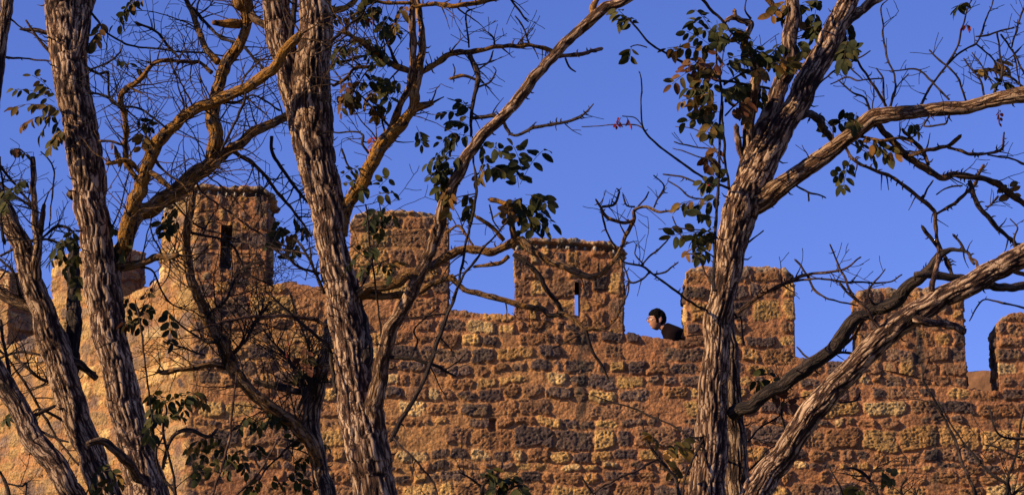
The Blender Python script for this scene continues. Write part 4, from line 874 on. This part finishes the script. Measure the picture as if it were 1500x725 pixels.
t.limb([(1040, 456, 3.5), (1033, 453, 3.5), (997, 433, 3.5), (963, 405, 3.5), (943, 390, 3.5), (917, 383, 2.5), (910, 376, 2)], tone=.25, spur=3, tw=2, tl=.12, dD=-.4); t.limb([(940, 388, 3), (952, 375, 3), (967, 363, 3), (982, 347, 2)], tone=.25, spur=2)
t.limb([(958, 402, 3), (975, 398, 3), (985, 390, 2.5), (993, 384, 2)], tone=.25, spur=4); t.limb([(953, 397, 3), (940, 409, 3), (924, 413, 3), (915, 395, 2.5), (911, 380, 2)], tone=.25, spur=3, tw=2, tl=.1); t.limb([(943, 388, 2.5), (930, 372, 2), (931, 357, 2)], tone=.3, tw=1)
t.limb([(921, 412, 2.5), (918, 430, 2), (905, 455, 2)], tone=.5); t.limb([(1048, 380, 3), (1040, 372, 2), (1018, 360, 2)], tone=.5); t.limb([(1046, 420, 2.5), (1035, 400, 2.5), (1020, 375, 2.5), (1005, 372, 2)], tone=.7)
t.limb([(1052, 350, 2.5), (1040, 340, 2), (1000, 335, 2), (965, 335, 1.4)], tone=.5, spur=.3); t.limb([(1000, 350, 2), (990, 330, 2), (985, 317, 2)], tone=.5)
t.limb([(1057, 593, 3.5), (1030, 644, 3.5), (1006, 692, 3.5), (1000, 725, 3)], tone=.2, dD=-.2); t.limb([(1030, 640, 3), (1010, 640, 3), (1000, 632, 3), (979, 621, 3), (939, 603, 3), (900, 591, 2), (865, 578, 2)], tone=.2, spur=1)
t.limb([(1091, 652, 3), (1112, 629, 3), (1144, 605, 3), (1150, 580, 2)], tone=.2, tw=2, tl=.2); t.limb([(1096, 690, 3), (1120, 665, 2.5), (1140, 650, 2), (1160, 625, 2)], tone=.2, tw=2); t.limb([(1150, 630, 3), (1147, 610, 3), (1152, 590, 2), (1190, 580, 2)], tone=.15, tw=1)
t.limb([(1070, 470, 2.5), (1085, 465, 2.5), (1090, 505, 2)], tone=.2, tw=1); t.limb([(1034, 490, 3), (1020, 490, 3), (1007, 491, 3)], tone=1.2, spur=0)
for a, b, c in [((1045, 50), (1018, 12), 0), ((1045, 60), (1020, 28), 0), ((1050, 30), (1052, 65), 0), ((1045, 70), (1005, 50), 0), ((1050, 80), (978, 68), 0), ((1045, 75), (985, 75), 1), ((1040, 90), (1005, 95), 2), ((1040, 95), (1025, 125), 1), ((1035, 95), (985, 122), 2), ((1050, 90), (1040, 105), 2), ((1050, 120), (1030, 145), 0), ((1050, 140), (998, 152), 1), ((1045, 140), (1010, 132), 0), ((1050, 150), (1030, 160), 2), ((1055, 165), (1010, 160), 1), ((1050, 165), (1005, 180), 0), ((1055, 180), (1045, 195), 0), ((1050, 175), (1035, 195), 1), ((1060, 90), (1100, 80), 0), ((1058, 100), (1085, 85), 0), ((1057, 110), (1052, 75), 2), ((1065, 120), (1110, 95), 0), ((1060, 130), (1085, 145), 0), ((1060, 150), (1085, 130), 0), ((1070, 160), (1090, 155), 2), ((1080, 75), (1130, 90), 0), ((1090, 60), (1120, 85), 0), ((1100, 50), (1080, 45), 0), ((1105, 60), (1085, 58), 1), ((1100, 120), (1075, 135), 0), ((1095, 125), (1100, 150), 0), ((1118, 120), (1112, 150), 0), ((1130, 95), (1155, 90), 1), ((1140, 85), (1165, 100), 1), ((1120, 80), (1145, 100), 0), ((1130, 100), (1110, 115), 1), ((1060, 45), (1055, 60), 0), ((1090, 155), (1095, 170), 1)]: t.leaf(a, b, 9, .08, c, 1.05, dD=-.1)
for a, b, c in [((1150, 15), (1180, 8), 0), ((1160, 30), (1185, 35), 1), ((1175, 5), (1200, 0), 0), ((1155, 0), (1130, 25), 1), ((1180, 20), (1195, 50), 0), ((1165, 60), (1175, 80), 0), ((1150, 60), (1130, 80), 0), ((1170, 5), (1150, 25), 0), ((1240, 30), (1243, 60), 0), ((1243, 55), (1235, 92), 0), ((1240, 60), (1248, 75), 0), ((1232, 70), (1240, 90), 0), ((1195, 15), (1190, 50), 0)]: t.leaf(a, b, 9, .08, c, 1.15)
for a, b, c in [((1052, 275), (1030, 268), 0), ((1055, 290), (998, 300), 1), ((1050, 300), (1000, 305), 0), ((1055, 285), (1020, 310), 0), ((1050, 320), (1020, 318), 0), ((1048, 340), (985, 345), 0), ((1045, 345), (1010, 340), 0), ((1048, 335), (1015, 352), 0), ((1045, 350), (1005, 372), 1), ((1040, 360), (1025, 375), 0), ((1055, 270), (1045, 255), 0), ((1030, 268), (1035, 275), 3), ((1055, 215), (1038, 235), 2), ((1035, 225), (1040, 245), 2), ((910, 172), (904, 185), 3), ((918, 172), (923, 182), 3), ((925, 68), (922, 88), 0), ((930, 40), (905, 18), 0), ((925, 30), (910, 25), 0), ((1065, 130), (1080, 128), 0)]: t.leaf(a, b, 7, .05, c)
for a, b, c in [((1250, 200), (1275, 235), 0), ((1250, 208), (1310, 222), 1), ((1280, 205), (1300, 228), 0), ((1290, 195), (1310, 205), 0), ((1245, 235), (1236, 272), 0), ((1250, 240), (1228, 258), 0), ((1215, 185), (1245, 178), 0), ((1220, 195), (1210, 178), 0), ((1335, 180), (1342, 190), 0), ((1255, 165), (1250, 185), 0), ((1462, 160), (1466, 175), 3), ((1416, 35), (1415, 42), 3), ((1412, 5), (1404, 8), 0), ((1468, 125), (1470, 120), 0), ((1430, 100), (1460, 105), 1), ((1455, 88), (1470, 95), 1), ((1140, 580), (1120, 540), 0), ((1100, 550), (1115, 570), 0), ((965, 665), (1010, 660), 1), ((975, 650), (1005, 655), 0), ((970, 670), (985, 690), 1), ((1130, 575), (1155, 590), 2), ((1482, 290), (1475, 272), 1)]: t.leaf(a, b, 8, .08, c)
TREES['F'] = t
# --- leaning tree lower right
t = Tree('robinia_tree', 'trunk leaning steeply across the lower right corner, with a short broken stub', 'tree', 0, 10.4, GR, 41)
t.limb([(1095, 745, 46), (1125, 693, 42), (1150, 663, 38), (1190, 603, 36), (1250, 538, 35), (1315, 478, 35), (1350, 453, 34), (1390, 432, 32), (1425, 413, 32), (1462, 393, 33), (1500, 375, 34), (1560, 345, 32)], D0=10.6, dD=-.5, ground=True, ext=1.6, spur=.4)
t.limb([(1335, 466, 14), (1350, 469, 12), (1380, 473, 11), (1400, 479, 11), (1414, 486, 10)], tone=1.2, lichen=.0, spur=.3, D0=10.25, name='broken_stub')
t.limb([(1365, 432, 9), (1365, 413, 8), (1373, 375, 6), (1374, 362, 4)], tone=1.2, spur=.3)
t.limb([(1340, 402, 8), (1368, 404, 12), (1401, 406, 12), (1444, 418, 12), (1500, 419, 12), (1550, 420, 11)], tone=.2, D0=10.5, dD=.3)
t.limb([(1399, 410, 6), (1392, 395, 5), (1385, 378, 5)], tone=.3); t.limb([(1420, 470, 1.5), (1437, 440, 2.5), (1460, 443, 3), (1500, 450, 3), (1520, 452, 3)], tone=.5, spur=1.5)
t.limb([(1470, 390, 7), (1485, 398, 6), (1503, 402, 6), (1520, 404, 5)], tone=.8, lichen=.2)
t.limb([(1230, 590, 3), (1255, 585, 3), (1262, 575, 2.5)], tone=.2); t.limb([(1432, 392, 4), (1430, 382, 4), (1420, 377, 3)], tone=.7, lichen=.3)
t.limb([(1487, 366, 4), (1485, 350, 3), (1490, 335, 2.5), (1480, 322, 2)], tone=.3, tw=1, tl=.1)
TREES['H'] = t
# --- saplings along the bottom
def sapling(label, D, seed, stems, leaves=(), cat='sapling', group='thin saplings at the foot of the picture'):
    t = Tree('sapling', label, cat, 0, D, group, seed)
    for k, (pts, tone, tw) in enumerate(stems):
        t.limb(pts, tone=tone, tw=tw, tl=.22, D0=D if k == 0 else None, ground=(k == 0), name='stem', spur=1.0)
    for a, b, c in leaves: t.leaf(a, b, 7, .08, c)
sapling('bare dark twiggy sapling spreading in the bottom right corner', 9.6, 51, [
    ([(1478, 740, 7), (1475, 715, 6), (1455, 698, 5), (1430, 670, 4), (1405, 640, 3), (1375, 590, 2)], .1, 4), ([(1475, 715, 5), (1480, 690, 4), (1490, 660, 4), (1496, 620, 3), (1500, 590, 2)], .1, 4),
    ([(1478, 730, 5), (1495, 715, 4), (1515, 700, 3)], .1, 2), ([(1500, 642, 4), (1470, 640, 3.5), (1458, 625, 3), (1452, 605, 3), (1449, 595, 2)], .1, 1), ([(1495, 670, 3), (1480, 665, 3), (1460, 656, 2.5), (1440, 653, 2)], .1, 1), ([(1480, 718, 4), (1476, 700, 3), (1478, 690, 2)], .1, 2)])
sapling('single long thin dark stem rising in front of the wall in the lower right', 10.0, 52, [([(1432, 740, 6), (1425, 715, 5), (1410, 680, 5), (1400, 650, 4.5), (1385, 615, 4), (1368, 585, 3.5), (1355, 560, 3), (1352, 545, 2)], .15, 2)])
sapling('low twiggy sapling at the bottom edge under the leaning trunk', 10.2, 53, [([(1287, 745, 6), (1285, 720, 5), (1273, 700, 5), (1258, 690, 4), (1240, 685, 3)], .1, 4), ([(1273, 702, 4), (1278, 690, 3), (1290, 685, 2.5)], .1, 3), ([(1240, 740, 4), (1230, 710, 3), (1215, 685, 2)], .1, 2), ([(1325, 740, 4), (1322, 715, 3), (1330, 700, 3)], .1, 2), ([(1345, 740, 3), (1340, 715, 2)], .1, 2)],
        [((1290, 688), (1305, 698), 0), ((1262, 715), (1250, 722), 0)])
sapling('leafy sapling top showing at the bottom edge right of the centre trunk', 10.2, 54, [([(715, 745, 5), (708, 720, 5), (712, 705, 4), (732, 690, 3), (736, 665, 2)], .1, 4), ([(708, 715, 4), (690, 700, 3), (672, 690, 2)], .1, 3), ([(720, 740, 4), (745, 715, 3), (768, 710, 2)], .1, 2)],
        [((700, 700), (740, 705), 0), ((705, 695), (720, 690), 0), ((715, 705), (750, 700), 0), ((735, 705), (725, 720), 0), ((745, 700), (770, 715), 0), ((755, 710), (765, 724), 0)])
sapling('slim curving sapling left of the right-hand trunk, with a pale side twig', 10.5, 55, [([(1000, 740, 6), (990, 705, 6), (978, 685, 5), (965, 670, 5), (945, 640, 3), (938, 610, 2)], .2, 3), ([(965, 671, 4), (945, 680, 4), (931, 690, 4), (900, 702, 4), (870, 720, 4), (860, 735, 3)], .9, 1), ([(868, 722, 3), (860, 710, 3), (853, 697, 2)], .3, 0)],
        [((975, 655), (1000, 645), 1), ((965, 650), (955, 640), 1)])
sapling('pale bare whip standing alone between the left and centre trunks', 10.8, 56, [([(308, 740, 4), (311, 722, 4), (334, 656, 4), (341, 597, 4), (344, 560, 3), (345, 546, 3)], 1.4, 0)])
sapling('pale slanting whip pointing to the upper right, just left of the forked tree', 10.9, 57, [([(335, 740, 4), (347, 724, 4), (381, 688, 4), (400, 655, 3), (408, 637, 3)], 1.2, 0), ([(381, 688, 3), (372, 672, 3)], 1.2, 0)])
sapling('leafy sapling with a fan of dark leaflets beside the tall left trunk', 11.3, 58, [([(258, 740, 5), (255, 699, 4), (246, 665, 4), (240, 636, 4), (243, 600, 3), (240, 585, 2)], .15, 3), ([(240, 636, 3), (228, 660, 3), (222, 650, 2)], .2, 1), ([(245, 655, 3), (238, 684, 4), (252, 640, 6), (279, 631, 6), (305, 640, 6), (320, 628, 4)], .4, 1), ([(258, 725, 4), (235, 690, 4), (224, 620, 3), (212, 538, 3), (205, 480, 3), (197, 440, 2)], .4, 2)],
        [((240, 592), (285, 575), 0), ((240, 592), (275, 582), 0), ((243, 596), (222, 598), 0), ((243, 605), (225, 615), 0), ((280, 575), (300, 590), 1), ((270, 590), (268, 600), 0), ((245, 605), (265, 610), 0), ((215, 620), (222, 640), 0), ((245, 590), (225, 580), 0), ((270, 650), (290, 690), 0)])
# ------------------------------------------------------------------ the man on the wall walk
def skin_mesh(name, verts, edges, radii, parent, mat, sub=2, remesh=None):
    me = bpy.data.meshes.new(name); me.from_pydata([tuple(v) for v in verts], edges, []); me.update()
    o = bpy.data.objects.new(name, me); C.objects.link(o)
    md = o.modifiers.new('skin', 'SKIN'); md.use_smooth_shade = True
    for i, r in enumerate(radii):
        sv = me.skin_vertices[0].data[i]; sv.radius = (r, r) if not isinstance(r, tuple) else r; sv.use_root = (i == 0)
    if sub:
        ms = o.modifiers.new('sub', 'SUBSURF'); ms.levels = sub; ms.render_levels = sub
    dg = bpy.context.evaluated_depsgraph_get(); ev = o.evaluated_get(dg); m2 = bpy.data.meshes.new_from_object(ev)
    bpy.data.objects.remove(o); return m2
def head_mesh():
    """head facing -X, centre between the ears at the origin; height 0.235"""
    import bmesh
    bm = bmesh.new(); bmesh.ops.create_uvsphere(bm, u_segments=64, v_segments=48, radius=1)
    for v in bm.verts:
        x, y, z = v.co; f = -x                      # f>0 towards the face
        a = .098 if f > 0 else .100; b = .076; c = .118
        X, Y, Z = x*a, y*b, z*c
        if z < 0:                                   # jaw narrows, back of skull tucks in
            k = -z; Y *= 1-.34*k**1.3; 
            if f < 0: X *= 1-.55*k**1.2
            else: X *= 1-.10*k
        if f > 0:
            g = math.exp(-(Y/.013)**2)
            tz = Z
            nose = g*max(0, 1-abs((tz+.022)/.030))*(.030 if tz < .0 else .02)*(1.0 if tz > -.04 else .6)
            brow = .006*math.exp(-((tz-.022)/.010)**2)*math.exp(-(Y/.045)**2)
            eye = -.010*math.exp(-((tz-.004)/.011)**2)*math.exp(-((abs(Y)-.031)/.014)**2)
            lip = .007*(math.exp(-((tz+.058)/.006)**2)+math.exp(-((tz+.071)/.006)**2))*math.exp(-(Y/.022)**2)
            chin = .012*math.exp(-((tz+.100)/.014)**2)*math.exp(-(Y/.025)**2)
            X -= (nose+brow+eye+lip+chin)*min(1, f*1.6)
        v.co = (X, Y, Z)
    me = bpy.data.meshes.new('h'); bm.to_mesh(me); bm.free(); return me
def man():
    import bmesh
    from mathutils import Matrix
    Y = WY+1.5
    hc = at(962.5, 468.5, Y)[0]
    floor = float(np.interp(at(975, 500, WY)[0][0]-XC, cs, cz))-.95
    base = np.array([hc[0]+.50, Y, floor])
    root = empty('person', base)
    tag(root, 'man in a black sweater and glasses leaning forward between two battlements, seen in profile', 'person')
    h = hc-base
    V = []; E = []; Rr = []
    def pt(p, r, par=None):
        V.append(np.array(p, float)); Rr.append(r)
        if par is not None: E.append((par, len(V)-1))
        return len(V)-1
    pel = np.array([.0, 0, h[2]-.50]); nb = h+np.array([.105, 0, -.125])
    p0 = pt(pel, .115)
    s1 = pt(pel*.66+nb*.34+np.array([-.0, 0, .01]), .115, p0); s2 = pt(pel*.33+nb*.67+np.array([.03, 0, .01]), .115, s1)
    s3 = pt(nb+np.array([.055, 0, -.045]), .072, s2); n1 = pt(nb+np.array([.0, 0, .02]), .056, s3); n15 = pt((nb+h)/2+np.array([.012, 0, -.02]), .050, n1); n2 = pt(h+np.array([.03, 0, -.06]), .050, n15)
    n_body_torso = (p0, s1, s2, s3)
    hands = []
    for sg in (-1, 1):
        sh = pt(nb+np.array([.065, sg*.155, -.115]), .055, s3)
        el = pt(nb+np.array([.02, sg*.24, -.34]), .042, sh); wr = pt(nb+np.array([-.17, sg*.19, -.46]), .026, el)
        pm = pt(nb+np.array([-.235, sg*.185, -.475]), .032, wr)
        hands.append((wr, pm))
        for k in range(4):
            oy = (k-1.5)*.021; ln = (.8, .95, 1.0, .9)[k]
            a = pt(nb+np.array([-.275, sg*.185+oy, -.48]), .0095, pm)
            b = pt(nb+np.array([-.275-.032*ln, sg*.185+oy*1.1, -.495]), .009, a); pt(nb+np.array([-.275-.052*ln, sg*.185+oy*1.15, -.525]), .008, b)
        a = pt(nb+np.array([-.225, sg*.185-sg*.045, -.485]), .011, pm); pt(nb+np.array([-.262, sg*.185-sg*.058, -.50]), .009, a)
    legs = []
    for sg in (-1, 1):
        hp = pt(pel+np.array([0, sg*.10, -.06]), .088, p0); kn = pt((-.07 if sg < 0 else -.02, sg*.11, .48), .056, hp)
        an = pt((.05 if sg < 0 else .10, sg*.11, .09), .038, kn); to = pt((-.10 if sg < 0 else -.05, sg*.12, .035), .034, an); legs.append((hp, kn, an, to))
    Rb = list(Rr); Rb[p0] = .085; Rb[s1] = .095; Rb[s2] = .11
    for l_ in legs: Rb[l_[0]] = .068
    body_me = skin_mesh('b', V, E, Rb, root, SKIN)
    hm = head_mesh()
    bm = bmesh.new(); bm.from_mesh(body_me)
    bh = bmesh.new(); bh.from_mesh(hm)
    rot = Matrix.Rotation(math.radians(14), 4, 'Z') @ Matrix.Rotation(math.radians(2), 4, 'Y')
    M = Matrix.Translation(Vector(h)) @ rot @ Matrix.Scale(1.04, 4)
    # ears
    for sg in (-1, 1):
        r_ = bmesh.ops.create_uvsphere(bh, u_segments=20, v_segments=14, radius=1)
        for v in r_['verts']:
            x, y, z = v.co; rim = 1+.25*(x*x+z*z); v.co = (x*.019*rim+.012, sg*(.0745+y*.008+x*.006), z*.031*rim-.008)
    bmesh.ops.transform(bh, matrix=M, verts=bh.verts)
    tmp = bpy.data.meshes.new('t'); bh.to_mesh(tmp); bm.from_mesh(tmp); me = bpy.data.meshes.new('body'); bm.to_mesh(me)
    me.materials.append(SKIN); o = link(bpy.data.objects.new('body', me), root)
    rm = o.modifiers.new('remesh', 'REMESH'); rm.mode = 'VOXEL'; rm.voxel_size = .004; rm.use_smooth_shade = True
    sm = o.modifiers.new('smooth', 'SMOOTH'); sm.iterations = 2; sm.factor = .4
    # hair: a cap over the crown, sides and nape with a short fringe
    bh2 = bmesh.new(); bh2.from_mesh(hm)
    bmesh.ops.subdivide_edges(bh2, edges=bh2.edges[:], cuts=1, use_grid_fill=True)
    kill = []
    for v in bh2.verts:
        x, y, z = v.co
        line = .046+.008*float(perlin(y*40, x*10, 0)) if x < -.062 else (.046-(x+.062)*2.0 if x < -.035 else (-.028 if x < -.006 else (.02-(x+.006)*.3 if x < .026 else -.080)))
        line = max(line, -.085)
        if x < -.02: line += 0
        n = Vector((x, y*1.3, z*.8)).normalized()
        th = .008+.007*float(perlin(x*45, y*45, z*30))+.006*max(0, z/.118)
        if z < line: 
            if z < line-.014: kill.append(v)
            th = .004
        v.co = v.co+n*th
    bmesh.ops.delete(bh2, geom=kill, context='VERTS'); bmesh.ops.transform(bh2, matrix=M, verts=bh2.verts)
    mh = bpy.data.meshes.new('hair'); bh2.to_mesh(mh); mh.materials.append(HAIR); ho = link(bpy.data.objects.new('hair', mh), root)
    for p in mh.polygons: p.use_smooth = True
    so = ho.modifiers.new('thick', 'SOLIDIFY'); so.thickness = .006; so.offset = -1
    # glasses
    bg_ = bmesh.new()
    def bar(a, b, r=.0022):
        a = Vector(a); b = Vector(b); d = b-a; c = bmesh.ops.create_cone(bg_, segments=8, radius1=r, radius2=r, depth=d.length, cap_ends=True)
        bmesh.ops.transform(bg_, matrix=Matrix.Translation((a+b)/2) @ d.to_track_quat('Z', 'Y').to_matrix().to_4x4(), verts=c['verts'])
    for sg in (-1, 1):
        pts = [(-.104+.010*abs(math.cos(a))*0, sg*.033+.025*math.cos(a), .003+.018*math.sin(a)) for a in np.linspace(0, 2*math.pi, 17)]
        for a, b in zip(pts[:-1], pts[1:]): bar(a, b)
        bar((-.104, sg*.058, .008), (-.075, sg*.073, .010)); bar((-.075, sg*.073, .010), (.006, sg*.080, .010)); bar((.006, sg*.080, .010), (.024, sg*.079, -.008))
    bar((-.106, -.009, .006), (-.106, .009, .006))
    bmesh.ops.transform(bg_, matrix=M, verts=bg_.verts)
    mg = bpy.data.meshes.new('glasses'); bg_.to_mesh(mg); mg.materials.append(FRAME); link(bpy.data.objects.new('glasses', mg), root)
    # clothing, grown on the same skeleton a little wider
    def cloth(name, ids, grow_, mat, extra=None):
        V2 = []; R2 = []; mp = {}
        for i in ids: mp[i] = len(V2); V2.append(V[i]); R2.append(Rr[i]+grow_)
        E2 = [(mp[a], mp[b]) for a, b in E if a in mp and b in mp]
        for (pp, rr_) in (extra or []): V2.append(pp); R2.append(rr_); E2.append((0, len(V2)-1))
        m = skin_mesh(name, V2, E2, R2, root, mat); m.name = name; m.materials.clear(); m.materials.append(mat)
        ob = link(bpy.data.objects.new(name, m), root)
        for p in m.polygons: p.use_smooth = True
        return ob
    arm_ids = [i for i in range(n2+1, hands[0][0]+1)] + [hands[1][0]-2, hands[1][0]-1, hands[1][0]]
    sw = cloth('sweater', [p0, s1, s2, s3, n1, n15]+arm_ids, .027, SWEATER, [(pel+np.array([.02, 0, -.13]), .135)])
    cloth('trousers', [p0]+[i for l_ in legs for i in l_[:3]], .016, TROUSER, [(pel+np.array([-.02, 0, .10]), .110)])
    for l_ in legs:
        sgy = V[l_[2]][1]
        bs = bmesh.new(); r_ = bmesh.ops.create_uvsphere(bs, u_segments=24, v_segments=16, radius=1)
        ax = V[l_[2]][0]
        for v in bs.verts:
            x, y, z = v.co; v.co = (ax-.06+x*.145, sgy+y*.05*(1-.15*x), max(z*.06+.052*(1+.35*x) , .0))
        ms_ = bpy.data.meshes.new('shoe'); bs.to_mesh(ms_); ms_.materials.append(SHOE); link(bpy.data.objects.new('shoe', ms_), root)
        for p in ms_.polygons: p.use_smooth = True
man()
